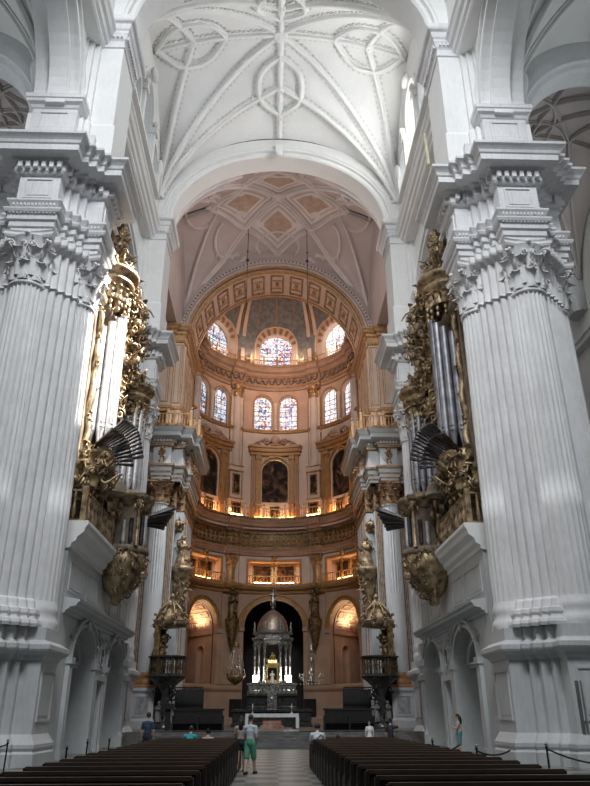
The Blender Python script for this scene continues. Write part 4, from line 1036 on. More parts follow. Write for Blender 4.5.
for c in COLS:
    x, y, _ = A(c, 0, -.25); m = MB(); base_tori(m, x, y, 26.3, .5, .5); m.lathe((x, y, 0), [(.5, 26.8), (.5, 29), (.44, 34.6)], 24, mod=lambda a, z: flute(a, z, 12, .05))
    for e in (-3.6, 3.6): m.mbox(F, c+e-1.3, c+e+1.3, 26.3, 34.7, -.25, .02)
    cl = BA(m, 'apse_column', APSEP)
    m = MB(); capital(m, x, y, 34.6, .46, 1.5, rot=-D2(c))
    for e in (-3.6, 3.6): p = A(c+e, 34.7, -.25); leaf(m, p, (-sin(D2(c)), -cos(D2(c)), 0), .4, 1.0, .3); m.mbox(F, c+e-1.5, c+e+1.5, 35.7, 36.1, -.4, .0)
    m.build('capital', GOLDTRIM, cl)
    m = MB()
    for e in (-2.2, 2.2, -5, 5): m.mbox(F, c+e-.18, c+e+.18, 26.6, 34.6, -.28, .0)
    m.build('gilded_edge', GOLDTRIM, cl)
# tier F: entablature with swags
m = MB(); ring(m, [(0, 36.0), (.2, 36.05), (.2, 36.4), (.3, 36.5), (.1, 36.6), (.1, 37.6), (.25, 37.7), (.4, 37.85), (.45, 38.1), (.75, 38.25), (.8, 38.5), (.95, 38.7), (1, 38.9), (-.6, 38.95)], .3, 6); BA(m, 'swag_entablature', APSB)
m = MB(); ring(m, [(.1, 36.4), (.32, 36.42), (.32, 36.58), (.1, 36.6)], .3, 6); ring(m, [(.1, 37.6), (.28, 37.62), (.28, 37.72), (.1, 37.74)], .3, 6); ring(m, [(.9, 38.7), (1.03, 38.72), (1.03, 38.92), (.9, 38.94)], .3, 6); BA(m, 'swag_gilding', GOLDTRIM)
m = MB()
for t in range(-78, 79, 5):
    r_ = .3 if min(abs(t-c) for c in COLS) < 6 else 0
    pts = [A(t-2.3+4.6*i/8, 37.45-.5*sin(PI*i/8), -.25-r_) for i in range(9)]; m.tube(pts, [.08, .12, .15, .18, .18, .18, .15, .12, .08], 6); m.ball(A(t-2.4, 37.4, -.25-r_), .16, 6, 5)
BA(m, 'frieze_swags', mat('swag_bronze', (.28, .19, .14), .5, metal=.4))
m = MB()
pts = [A(t, 0, -.7)[:2] for t in range(-78, 79, 6)]; rail(m, pts, 38.95, 39.75, .45, .03, .025)
for t in list(range(-76, 77, 11)): x, y, _ = A(t, 0, -.7); m.lathe((x, y, 38.95), [(.1, 0), (.07, .3), (.14, .7), (.06, 1.1), (.1, 1.2), (.02, 1.4)], 8)
BA(m, 'drum_rail', GOLDTRIM)
# tier G: drum windows and dome
def rd(z):
    q = max(0, z-40.0)/11.5; return RC*sqrt(max(0.0004, 1-q*q))
fD = lambda s, z, d: A(s, z, d, rd(z))
WG = [(c, 16.5, 39.2, 41.7, 2.75) for c in (-50, 0, 50)]
m = MB(); arch_wall(m, fD, -88, 88, 38.9, 44.6, WG, .6, ns=60, seg=20); m.grid(lambda u, v: fD(lerp(-88, 88, u), lerp(44.6, 51.49, v**.8), 0), 48, 14, smooth=True); BA(m, 'dome_fresco', SKYB)
for h in WG:
    c = h[0]; m = MB(); hi = (c, 12.2, 39.3, 41.6, 1.95); fZ = lambda s, z, d: A(s, z, d)
    # splayed surround: alternating voussoirs
    arch_wall(m, lambda s, z, d: A(s, z, d+.25), c-18, c+18, 38.9, 44.6, [hi], .5, ns=10, seg=16)
    pts = [(-.1, -.3)]
    BA(m, 'lunette_wall', APSEP)
    N = 18; m = MB(); m2 = MB()
    for i in range(N):
        a0 = PI*i/N; a1 = PI*(i+1)/N
        G = lambda u, v, w_: A(c-(12.8+v*3.3)*cos(u), 41.6+(2.05+v*.75)*sin(u), w_)
        (m if i % 2 == 0 else m2).mbox(G, a0, a1, 0, 1, -.35, .3)
    for e in (-1, 1): m2.mbox(F, c+e*14.4-1.6, c+e*14.4+1.6, 39, 41.6, -.3, .3)
    arch_band(m2, fZ, (c, 16.3, 39, 41.6, 2.8), 1.1, -.6, .3, 20, True); arch_band(m2, fZ, (c, 12.2, 39.3, 41.6, 1.95), .5, -.15, .3, 20, True)
    BA(m, 'red_voussoirs', OCHRE); BA(m2, 'cream_voussoirs', APSEP)
    stained(hi, lambda s, z, d: A(s, z, d+.3), .35, pal if c == 0 else (pall if c < 0 else palr), 1.1 if c <= 0 else 1.5)
for c in (-30, 30, -74, 74):
    for e in (-3.2, 0, 3.2):
        m = MB(); k = 1.5 if e else .8
        m.grid(lambda u, v: fD(c+e*(1-.1*u)+lerp(-k, k, v), lerp(38.9, 50.8, u), -.25 if e else -.12), 24, 1, smooth=False)
        for sd in (-k, k): m.grid(lambda u, v: fD(c+e*(1-.1*u)+sd, lerp(38.9, 50.8, u), -.25*v), 24, 1, smooth=False)
        BA(m, 'dome_rib', APSEP if e else GOLDTRIM)
for c in (-52, 0, 52):
    m = MB(); m.grid(lambda u, v: fD(c+lerp(-.7, .7, v), lerp(44.5, 51, u), -.1), 16, 1, smooth=False)
    for e in (-21, 21): m.grid(lambda u, v: fD(c+e*.75+lerp(-.4, .4, v), lerp(44.5, 51, u), -.08), 16, 1, smooth=False)
    BA(m, 'dome_rib', OCHRE)
m = MB()
rnd = random.Random(2)
for i in range(70):
    t = rnd.uniform(-70, 70); z = rnd.uniform(43, 50)
    if min(abs(t-c) for c in COLS) > 5: m.ball(fD(t, z, -.03), .09, 6, 4)
BA(m, 'dome_stars', GOLDTRIM)
# two pendant cords hanging from the vault
for i, x in enumerate((-2.95, 2.9)):
    t = thing('hanging_pendant', (x, 57.5, 40), 'thin dark pendant cord with small ball hanging from the pink vault, %s of the two' % ('left' if i == 0 else 'right'), 'pendant')
    m = MB(); m.tube([(x, 57.5, 46.4), (x, 57.5, 36.5)], .035, 5); m.build('cord', BLACK, t)
    m = MB(); m.ball((x, 57.5, 42.2), .16, 8, 6); m.ball((x, 57.5, 43.2), .1, 8, 6); m.build('ball', BLACK, t)

# ------------------------------------------------------------------ organ screens
VY = 1.0
def screen(sx):
    side = 'right' if sx > 0 else 'left'
    t = thing('organ_loft', (sx*9.8, 38.3, 0), 'white stone organ loft with two blind arches between the %s piers' % side, 'organ loft')
    B = lambda m, n, mt, p=t: m.build(n, mt, p, sx)
    fn = lambda s, z, d: (9.1+d, s, z)
    hs = [(35.5, 2.15, 0, 3.95, 1.5), (42.7, 2.15, 0, 3.95, 1.5), (39.1, .5, .1, 3.1, .02)]
    m = MB(); arch_wall(m, fn, 31.0, 45.4, 0, 9.0, hs, 1.1, ns=6, seg=20); m.box(9.1, 11.0, 31.0, 31.02, 0, 9.0); m.box(9.1, 11, 45.38, 45.4, 0, 9)
    B(m, 'loft_wall', SCREEN)
    m = MB()
    for h in hs[:2]:
        m.grid(lambda u, v: fn(lerp(h[0]-2.2, h[0]+2.2, u), lerp(0, 5.6, v), 1.1), 1, 1, smooth=False)
        m.box(9.75, 10.25, h[0]-2.15, h[0]+2.15, 3.75, 4.0); m.box(9.65, 10.25, h[0]-2.15, h[0]+2.15, 3.9, 4.0)
        for zz in (4.3, 4.7): arch_band(m, fn, (h[0], 2.15-(zz-4.3)*.6, 0, 3.95, 1.5-(zz-4.3)*.6), .12, .5, 1.1, 16, False, ext=-.3)
    B(m, 'blind_arch_infill', SCREEN)
    m = MB()
    for h in hs[:2]:
        arch_band(m, fn, h, .14, -.14, .02, 20, False, ext=.02); arch_band(m, fn, h, .12, -.22, .02, 20, False, ext=.3)
        for e in (-1, 1):
            y = h[0]+e*2.42; m.box(8.92, 9.15, y-.26, y+.26, 0, 3.7); m.box(8.84, 9.15, y-.32, y+.32, 3.7, 3.98); m.box(8.86, 9.15, y-.3, y+.3, 0, .35)
    for e in (-1, 1): m.box(8.95, 9.15, 39.1+e*.72-.14, 39.1+e*.72+.14, 0, 3.6)
    m.box(8.9, 9.15, 38.2, 40.0, 3.25, 3.5); B(m, 'pilasters_and_archivolts', SCREEN)
    m = MB(); rnd = random.Random(11)
    for y in (33.1, 37.9, 38.6, 39.6, 40.3, 45.0): carve(m, [(9.12, y, 4.9, .2), (9.12, y, 5.15, .22)], 9, .2, rnd, kinds=(0, 2, 3), out=(-1, 0, 0))
    for y in (35.5, 42.7): m.ball((8.95, y, 5.5), (.16, .2, .26), 8, 6)
    B(m, 'spandrel_carving', SCREEN)
    m = MB(); m.ball((9.0, 39.1, 4.45), (.1, .34, .46), 16, 10); o = B(m, 'oval_medallion', MARBD)
    m = MB(); m.tube([(8.98, 39.1+.4*cos(a), 4.45+.54*sin(a)) for a in [2*PI*i/24 for i in range(25)]], .07, 6); m.build('medallion_frame', SCREEN, o, sx)
    m = MB(); m.box(9.5, 9.56, 38.6, 39.6, .1, 3.1)
    for z0 in (.3, 1.7): m.box(9.46, 9.5, 38.72, 39.48, z0, z0+1.15)
    B(m, 'side_door', BLACK)
    def strip(prof, y0, y1):
        m = MB(); k = len(prof); vs = [(x, y, z) for y in (y0, y1) for x, z in prof]
        m.add(vs, [(i, i+1, k+i+1, k+i) for i in range(k-1)]+[tuple(range(k)), tuple(range(2*k-1, k-1, -1))]); return m
    B(strip([(9.15, 5.62), (9.0, 5.65), (8.98, 5.75), (8.85, 5.8), (8.82, 5.88), (8.55, 5.93), (8.52, 6.03), (8.42, 6.1), (8.4, 6.18), (9.15, 6.3)], 31.3, 45.0), 'lower_cornice', SCREEN)
    B(strip([(9.15, 8.3), (9.0, 8.35), (9.0, 8.5), (8.8, 8.62), (8.75, 8.8), (8.5, 9.0), (8.45, 9.2), (8.35, 9.35), (8.35, 9.5), (11.6, 9.5), (11.6, 8.3)], 30.9, 45.5), 'loft_ledge', PLAS)
    m = MB()
    for (y0, y1) in ((31.6, 34.4), (34.9, 37.0), (40.2, 42.4), (42.9, 44.9)):
        frame_panel(m, (9.1, (y0+y1)/2), (0, -1), y1-y0, 6.6, 7.9, (-1, 0), .07, .05)
    B(m, 'wall_panels', SCREEN)
    m = MB(); m.mould([(8.8, 45.0), (9.6, 45.0), (9.6, 46.0), (8.8, 46.0)][::1], [(.1, 0), (.1, .6), (0, .8), (0, 3.4), (.12, 3.5), (.14, 3.8), (-.05, 3.9), (-.05, 4.1), (.1, 4.3), (.1, 4.6), (-.05, 4.8), (-.1, 5.6)]); 
    B(m, 'end_buttress', SCREEN)
    return t
screen(1); screen(-1)

def loft_rail(sx):
    side = 'right' if sx > 0 else 'left'
    t = thing('loft_balustrade', (sx*8.7, 37, 9.5), 'gilded iron balustrade along the edge of the %s organ loft' % side, 'balustrade')
    m = MB(); rail(m, [(9.6, 31.2), (8.7, 31.2), (8.7, 36.9)], 9.55, 11.0, .34, .07, .07); m.build('near_railing', ORGG, t, sx)
    m = MB(); rail(m, [(8.7, 40.4), (8.7, 45.0), (9.6, 45.2)], 9.55, 11.0, .34, .07, .07); m.build('far_railing', ORGG, t, sx)
    m = MB()
    for y in (31.2, 34.0, 36.8): m.box(8.58, 8.82, y-.12, y+.12, 9.5, 11.15); m.ball((8.7, y, 11.3), .16, 8, 6)
    m.build('post', ORGG, t, sx)
loft_rail(1); loft_rail(-1)

def make_pipe(name, x, y, z0, z1, r, parent, sx, mt=None, mouth=(-1, 0)):
    m = MB(); H = z1-z0
    m.lathe((x, y, z0), [(r*.3, 0), (r, H*.14), (r, H*.15), (r, H*.98), (r*1.04, H)], 12)
    mx = Vector((mouth[0], mouth[1], 0)).normalized(); s_ = Vector((-mx.y, mx.x, 0)); p = Vector((x, y, z0+H*.14))+mx*r
    for (u, z) in ((0, 0), (0, r*1.1)): m.add([p+s_*r*.6+Vector((0, 0, z)), p-s_*r*.6+Vector((0, 0, z)), p-s_*r*.6+mx*.03+Vector((0, 0, z+.05)), p+s_*r*.6+mx*.03+Vector((0, 0, z+.05))], [(0, 1, 2, 3)])
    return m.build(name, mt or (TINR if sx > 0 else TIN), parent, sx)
def pipe_tower(root, sx, cx, cy, r, z0, z1, zc, n, tilt=0):
    """half-round tower: pipes, base moulding, crown"""
    B = lambda m, nn, mt, p=root: m.build(nn, mt, p, sx)
    m = MB(); m.lathe((cx, cy, 0), [(r*.5, z0-1.1), (r*.8, z0-.8), (r*.85, z0-.7), (r*1.1, z0-.45), (r*1.15, z0-.3), (r*1.05, z0-.2), (r*1.1, z0)], 24)
    for i in range(14): a = PI/2+PI*i/13; m.ball((cx+r*.95*cos(a), cy+r*.95*sin(a), z0-.62), .13, 6, 5)
    B(m, 'tower_base', ORGG)
    for i in range(n):
        a = PI/2+PI*(i+.5)/n; hh = (1-.18*abs(2*(i+.5)/n-1)) if True else 1
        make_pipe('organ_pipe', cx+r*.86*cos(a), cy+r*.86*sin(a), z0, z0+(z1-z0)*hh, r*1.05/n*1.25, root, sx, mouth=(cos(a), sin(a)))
    m = MB()
    for i in range(9):
        a = PI/2+PI*i/8
        for j in range(5):
            q = Vector((cx+r*1.02*cos(a), cy+r*1.02*sin(a), zc-.15-j*.36)); m.ball(q, (.13-.01*j, .13-.01*j, .17), 6, 5)
        leaf(m, (cx+r*cos(a), cy+r*sin(a), zc-.9), (cos(a), sin(a), 0), .5, .9, .25)
    B(m, 'pipe_shade_garland', ORGG)
    m = MB(); m.lathe((cx, cy, 0), [(r*.9, zc-.1), (r*1.0, zc), (r*1.04, zc+.12), (r*1.18, zc+.22), (r*1.2, zc+.4), (r*1.05, zc+.45), (r*1.05, zc+.6), (r*1.3, zc+.75), (r*1.38, zc+.85), (r*1.4, zc+1.0), (r*1.2, zc+1.05), (r*.3, zc+1.3)], 28)
    for i in range(9): a = PI/2+PI*i/8; m.ball((cx+r*1.15*cos(a), cy+r*1.15*sin(a), zc+1.25), .16, 6, 5)
    B(m, 'tower_crown', ORGG)
def organ(sx):
    side = 'right' if sx > 0 else 'left'
    lab = 'dark baroque pipe organ with gilded carving rising behind the nearest right pier' if sx > 0 else 'sunlit baroque pipe organ with bright tin pipes behind the nearest left pier'
    t = thing('pipe_organ', (sx*9.6, 37, 9.5), lab, 'organ'); B = lambda m, n, mt, p=t: m.build(n, mt, p, sx)
    rnd = random.Random(21)
    P = lambda pts: [(x, y, z, s) for x, y, z, s in pts]
    m = MB(); m.mould([(9.45, 31.7), (11.4, 31.7), (11.4, 42.6), (9.45, 42.6)], [(-1.0, 9.5), (-1.0, 11.9), (.2, 12.2), (.25, 12.5), (.1, 12.6), (0, 12.7), (0, 21.2), (.15, 21.3), (.3, 21.5), (.35, 21.8), (.1, 21.9)], capb=True)
    m.mould([(9.6, 32.6), (11.2, 32.6), (11.2, 39.8), (9.6, 39.8)], [(0, 21.8), (0, 26.0), (.2, 26.2), (.25, 26.4), (0, 26.5)]); m.mould([(9.8, 33.4), (11, 33.4), (11, 37), (9.8, 37)], [(0, 26.4), (-.1, 28.0), (.1, 28.3), (.1, 28.5), (-.4, 29.0)])
    B(m, 'organ_case', ORGW)
    pipe_tower(t, sx, 9.45, 33.5, 1.15, 13.6, 21.4, 23.0, 7)
    pipe_tower(t, sx, 9.25, 40.5, 1.1, 13.4, 18.9, 19.2, 7)
    for i in range(6): make_pipe('organ_pipe', 9.3, 35.0+i*.42, 13.5, 17.2+.25*abs(i-2.5), .17, t, sx)
    for i in range(5): make_pipe('organ_pipe', 9.32, 37.9+i*.42, 13.5, 17.6-.2*abs(i-2), .17, t, sx)
    for i in range(5): make_pipe('organ_pipe', 9.35, 35.4+i*.4, 19.0, 20.9+.1*i, .14, t, sx)
    for i in range(4): make_pipe('organ_pipe', 9.5, 35.6+i*.38, 22.4, 24.6, .13, t, sx, mt=TIND if sx > 0 else TIN)  # right side takes dark metal, its shade put into the colour
    # small upper turret
    m = MB(); m.mould([(8.9, 38.0), (9.7, 38.0), (9.7, 39.4), (8.9, 39.4)], [(-.2, 22.6), (0, 22.9), (0, 23.1), (-.15, 23.2), (-.15, 24.8), (.05, 24.9), (.2, 25.1), (.22, 25.3), (-.1, 25.5)], capb=True); carve(m, [(8.85, 38.7, 23.3, .4), (8.8, 38.7, 22.3, .3)], 26, .26, rnd); B(m, 'side_turret', ORGG)
    # carved masses
    m = MB(); carve(m, P([(9.35, 36.1, 17.9, .35), (9.35, 36.8, 18.4, .3), (9.35, 38.5, 18.3, .4), (9.3, 39.2, 18.8, .35), (9.3, 37.5, 19.2, .4), (9.3, 37.5, 17.3, .3)]), 150, .34, rnd, out=(-1, 0, 0)); B(m, 'middle_carving', ORGG)
    m = MB(); carve(m, P([(9.3, 35.2, 21.3, .4), (9.25, 36.5, 21.6, .45), (9.3, 38.0, 21.4, .45), (9.3, 39.3, 21.0, .4), (9.35, 40.4, 21.0, .4), (9.2, 41.3, 20.9, .5), (9.3, 37, 20.6, .4)]), 170, .36, rnd, out=(-1, 0, 0)); B(m, 'cornice_carving', ORGG)
    m = MB(); carve(m, P([(9.4, 33.5, 25.0, .5), (9.4, 34.6, 25.4, .5), (9.5, 36.2, 25.3, .5), (9.5, 37.2, 25.0, .5), (9.5, 38.5, 25.9, .35), (9.5, 35.4, 26.4, .5), (9.6, 34.2, 26.8, .4)]), 190, .36, rnd, out=(-1, 0, 0)); B(m, 'upper_carving', ORGG)
    m = MB(); m.mould([(9.0, 38.4), (9.8, 38.4), (9.8, 40.2), (9.0, 40.2)], [(0, 19.5), (0, 23.6), (.2, 23.8), (.25, 24.0), (-.1, 24.2)]); m.mould([(9.05, 36.0), (9.8, 36.0), (9.8, 38.2), (9.05, 38.2)], [(0, 18), (0, 22.0), (.15, 22.3), (-.1, 22.4)]); carve(m, P([(8.9, 39.3, 20.5, .5), (8.9, 39.3, 22, .5), (8.85, 39.3, 23.4, .5), (8.9, 39.0, 24.6, .5), (8.9, 37.2, 20.2, .6), (8.9, 37.2, 22.3, .6), (8.9, 37.4, 23.6, .5), (8.9, 36.2, 24.4, .5)]), 260, .4, rnd, out=(-1, 0, 0)); B(m, 'gilded_panel_carving', ORGG)
    m = MB(); carve(m, P([(9.7, 34.9, 27.8, .5), (9.8, 34.9, 29.0, .35), (9.8, 34.9, 27.0, .6), (9.85, 34.9, 30.0, .2)]), 130, .3, rnd); B(m, 'pinnacle_carving', ORGG)
    for (x, y, z, h, s_) in ((9.4, 34.9, 26.4, 1.9, 1), (9.2, 37.9, 25.4, 1.5, 2), (9.0, 41.0, 20.3, 1.5, 3), (9.3, 33.2, 24.4, 1.7, 4), (9.2, 36.2, 21.9, 1.6, 5)):
        m = MB(); statue(m, x, y, z, h, (-1, -.4), s_)
        for e in (-1, 1):
            for q in range(3): leaf(m, (x+.15, y+e*.15, z+.55*h), (0, e, .2), .3, .7+.15*q, .5+.2*q)
        B(m, 'carved_angel', ORGG)
    m = MB()
    for y in (32.2, 34.75, 37.65, 40.05, 42.4):
        pts = [(9.35+.08*sin(z*3), y+.1*cos(z*2.6), z) for z in [12.8+i*.35 for i in range(25)]]; m.tube(pts, .16, 7)
        carve(m, [(9.28, y, zz, .14) for zz in (13.5, 15, 16.5, 18, 19.5, 20.8)], 24, .22, rnd, out=(-1, 0, 0))
    B(m, 'twisted_column', ORGG)
    m = MB(); carve(m, P([(9.2, 32.4, 12.6, .4), (9.1, 34.2, 12.5, .4), (9.2, 36, 12.4, .4), (9.2, 38, 12.4, .4), (9.2, 40, 12.5, .4), (9.2, 42, 12.4, .4), (9.3, 33.5, 12.2, .6), (9.3, 32.6, 12.4, .5), (9.1, 41.4, 12.0, .5)]), 190, .36, rnd, out=(-1, 0, 0)); carve(m, P([(8.9, 32.3, 12.4, .6), (8.8, 33.6, 12.3, .55), (9.0, 31.8, 11.7, .5)]), 120, .45, rnd, out=(-1, -.3, 0)); m.box(10.35, 10.4, 31.7, 42.6, 9.5, 12); B(m, 'lower_carving', ORGG)
    m = MB()
    for (y, r_) in ((36.3, .5), (39.9, .5)):
        m.lathe((8.5, y, 0), [(r_*1.1, 12.3), (r_*1.1, 12.45), (r_, 12.5), (r_*.9, 12.75), (r_*.6, 13.0), (r_*.2, 13.1)], 20)
    B(m, 'console_dome', mat('grey_console_'+side, (.55, .47, .36), .6, var=.2))
    # horizontal trumpets
    for i in range(26):
        u = (i % 13)/12; row = i//13; b = Vector((9.1, lerp(32.4, 34.6, u), 13.3+.1*row)); tip = Vector((7.1+.5*row+.35*abs(u-.5), lerp(31.0, 36.2, u), 14.35+.45*sin(PI*u)-.5*row))
        m = MB(); m.tube([b, b.lerp(tip, .5), b.lerp(tip, .93), tip], [.03, .05, .09, .12], 8); B(m, 'trumpet_pipe', TIND)
    # second fan towards the sanctuary
    for i in range(16):
        u = i/15; b = Vector((9.1, 42.6, 12.3)); tip = Vector((lerp(6.4, 7.2, u), 43.6+1.3*u, 13.5-.75*u+.2*sin(i*2)))
        m = MB(); m.tube([b, b.lerp(tip, .5), b.lerp(tip, .9), tip], [.04, .06, .11, .14], 7); B(m, 'trumpet_pipe', TIND)
    return t
organ(1); organ(-1)
def chair_organ(sx):
    side = 'right' if sx > 0 else 'left'
    t = thing('chair_organ', (sx*8.3, 38.6, 9.5), 'small gilded organ case hanging from the ledge of the %s loft on a carved bulb' % side, 'organ'); B = lambda m, n, mt, p=t: m.build(n, mt, p, sx)
    rnd = random.Random(31); cx, cy = 8.35, 38.6
    m = MB(); m.lathe((cx, cy, 0), [(1.3, 9.5), (1.42, 9.6), (1.42, 9.8), (1.25, 9.9)], 28); m.mould([(7.5, 37.6), (9.2, 37.6), (9.2, 39.6), (7.5, 39.6)], [(0, 9.8), (0, 12.2), (.1, 12.3), (.3, 12.45), (.35, 12.65), (.1, 12.75), (-.3, 13.0)]); B(m, 'case', ORGW)
    for i in range(9):
        a = PI*.5+PI*(i+.5)/9; make_pipe('organ_pipe', cx+1.08*cos(a), cy+1.15*sin(a), 9.9, 11.7-.5*abs(i-4)/4, .12, t, sx, mt=TIND if i % 2 else TIN)
    for e in (-1, 1):
        m = MB()
        for (x, y) in ((7.45, cy+e*1.15), (8.7, cy+e*1.3)):
            m.lathe((x, y, 0), [(.13, 9.8), (.13, 10), (.09, 10.1), (.09, 11.9), (.16, 12.1), (.18, 12.3)], 10)
        carve(m, [(7.5, cy+e*1.25, 12.0, .2), (8.6, cy+e*1.35, 11.2, .3), (8.6, cy+e*1.35, 10.2, .25)], 26, .22, rnd); B(m, 'side_column', ORGG)
    m = MB(); m.lathe((cx, cy, 0), [(1.0, 12.0), (1.2, 12.1), (1.25, 12.3), (1.5, 12.45), (1.55, 12.65), (1.3, 12.75)], 26, a0=PI/2, a1=PI*1.5); carve(m, [(7.3, cy, 11.9, .25), (7.5, cy-.6, 11.9, .2), (7.5, cy+.6, 11.9, .2)], 30, .2, rnd, out=(-1, 0, 0)); B(m, 'crown', ORGG)
    m = MB(); m.lathe((cx+.1, cy, 0), [(.12, 6.9), (.26, 7.0), (.28, 7.3), (.5, 7.5), (.9, 7.9), (1.25, 8.4), (1.45, 8.95), (1.42, 9.35), (1.35, 9.55)], 32, mod=lambda a, z: 1+.05*cos(9*a+z*2))
    for i in range(170):
        a = rnd.uniform(PI*.4, PI*1.6); z = rnd.uniform(7.4, 9.5); r = 1.36*min(1, max(.35, (z-6.9)/1.8)); p = (cx+.1+r*cos(a), cy+r*sin(a), z)
        carve(m, [(*p, .04)], 1, .22, rnd, kinds=(0, 0, 2, 3), out=(cos(a), sin(a), 0))
    m.lathe((cx+.1-1.25, cy, 8.5), [(.25, -.2), (.34, 0), (.25, .2), (.1, .28)], 12); B(m, 'carved_bulb', ORGG)
    return t
chair_organ(1); chair_organ(-1)

# ------------------------------------------------------------------ aisles
AISV = mat('grey_aisle_vault_plaster', (.55, .56, .54), .8, var=.05, scale=.4)
for sx, side in ((1, 'right'), (-1, 'left')):
    for bi, (yc, b) in enumerate(((20.6, 7.8), (38.1, 7.9), (55.2, 7.8))):
        xc, a = 18.2, 5.6
        g0 = vault_fn(a, b, yc, 31.5, 6.0, 6.6, 1.8); f = lambda x, y, g0=g0: g0(x-xc, y)
        m = MB()
        def g(u, v): x = -sin(PI/2*(1-2*u)); y = -sin(PI/2*(1-2*v)); return (xc+a*x, yc+b*y, f(xc+a*x, yc+b*y))
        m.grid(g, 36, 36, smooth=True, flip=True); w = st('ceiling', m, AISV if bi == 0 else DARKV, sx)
        def S(u, v): return (xc+u*a*.985, yc+v*b*.985)
        def LS(p, q, n=20): return [S(lerp(p[0], q[0], sin(PI/2*i/n)), lerp(p[1], q[1], sin(PI/2*i/n))) for i in range(n+1)]
        for su in (-1, 1):
            for sv in (-1, 1):
                for p in ((0, 0), (0, sv*.5), (su*.5, 0)):
                    r = MB(); rib(r, f, LS(p, (su, sv)), .17, .3); r.build('vault_rib', AISV if bi == 0 else DARKV, w, sx)
                r = MB(); rib(r, f, LS((0, sv*.5), (su*.5, 0), 10), .14, .25); r.build('vault_rib', AISV if bi == 0 else DARKV, w, sx)
        for p, q in (((0, -1), (0, 1)), ((-1, 0), (1, 0))): r = MB(); rib(r, f, [S(lerp(p[0], q[0], i/24), lerp(p[1], q[1], i/24)) for i in range(25)], .15, .28); r.build('vault_rib', AISV if bi == 0 else DARKV, w, sx)
        for pts in vesica((xc, yc), .5*b, 1.2, 'y')+vesica((xc, yc), .45*a, 1.5, 'x'): r = MB(); rib(r, f, pts, .13, .24); r.build('vault_rib', AISV if bi == 0 else DARKV, w, sx)
    for yb in (Y1, Y2):
        m = MB(); fr = []; N = 30
        for i in range(N+1):
            t = PI*i/N; fr.append((Vector((18.2-4.7*cos(t), yb, 30+5.6*sin(t))), Vector((0, 1, 0)), Vector((-5.6*cos(t), 0, 4.7*sin(t))).normalized()))
        m.sweep(fr, [(-.95, 3.2), (-.95, .5), (-.8, .4), (-.7, .15), (-.5, 0), (.5, 0), (.7, .15), (.8, .4), (.95, .5), (.95, 3.2)])
        st('trim_%d' % ({(1, Y1): 6, (1, Y2): 7, (-1, Y1): 8, (-1, Y2): 9}[(sx, yb)]), m, SCREEN, sx)
        if yb == Y1:
            P = pier_poly(sx*24.6, yb, 1.9, .9, 1.5, 1.2, 1.7); m = MB(); m.mould(P, [(.3, 0), (.3, 5), (0, 5.3), (0, 20), (.4, 21.5), (.2, 23), (.2, 25), (1.0, 26), (1, 26.8), (.2, 27), (.2, 29.5), (.5, 29.7), (.5, 30)])
            t = thing('outer_aisle_pier', (sx*24.6, yb, 0), 'plain stone pier at the outer side of the %s aisle' % side, 'pier')
            m.build('shaft', SCREEN, t)
    # corbel capital where the aisle ribs start
    for yb in (28.2, 30.6):
        t = thing('vault_corbel', (sx*13.0, yb, 31), 'round carved corbel on the aisle side of the nearest %s pier, %s' % (side, 'facing the camera' if yb < 29 else 'on its far side'), 'corbel')
        m = MB(); m.lathe((sx*13.0, yb, 0), [(.3, 30.0), (.4, 31.2), (.5, 31.4), (.5, 32.6), (.55, 32.8), (.68, 33.3), (.75, 33.6), (.75, 33.9), (.5, 34)], 24)
        m.build('drum', SCREEN, t)
        m = MB(); m.ball((sx*12.9, yb-.52, 32.0), (.3, .12, .35), 10, 6); carve(m, [(sx*12.95, yb-.5, 32.0, .26)], 14, .14, random.Random(4), out=(0, -1, 0)); m.build('rosette', SCREEN, t)
    m = MB(); fo = lambda s, z, d: (23.9+d, s, z)
    ho = [(38.1, 4.2, 16, 22.5, 3.6), (20.6, 4.2, 16, 22.5, 3.6), (55.2, 4.2, 16, 22.5, 3.6)]
    ho += [(y+e, 1.3, 29.6, 33.2, 1.3) for y in (20.6, 38.1, 55.2) for e in (-2.6, 2.6)]
    arch_wall(m, fo, 10, 64, 0, 42, ho, .8, ns=8)
    w = st('wall_outer_%s' % side, m, PLAS, sx)
    m = MB(); m.box(23.3, 23.95, 10, 64, 27.4, 27.8); m.box(23.1, 23.95, 10, 64, 27.8, 28.1)
    for h in ho: arch_band(m, fo, h, .35, -.2, .02, 18, True, ext=.15)
    m.build('cornice', PLAS, w, sx)
    m = MB()
    for h in ho[:3]: arch_pane(m, fo, h, .8)
    m.build('chapel_dark_pane', mat('dark_chapel', (.06, .055, .05), .8), w, sx)  # flat dark panes: unlit depth of the chapels put into colour
    m = MB()
    for h in ho[3:]: arch_pane(m, fo, h, .7)
    st('window_%d' % (30 if sx > 0 else 31), m, emit_mat('aisle_glass_'+side, (.8, .88, 1), 1.2), sx)

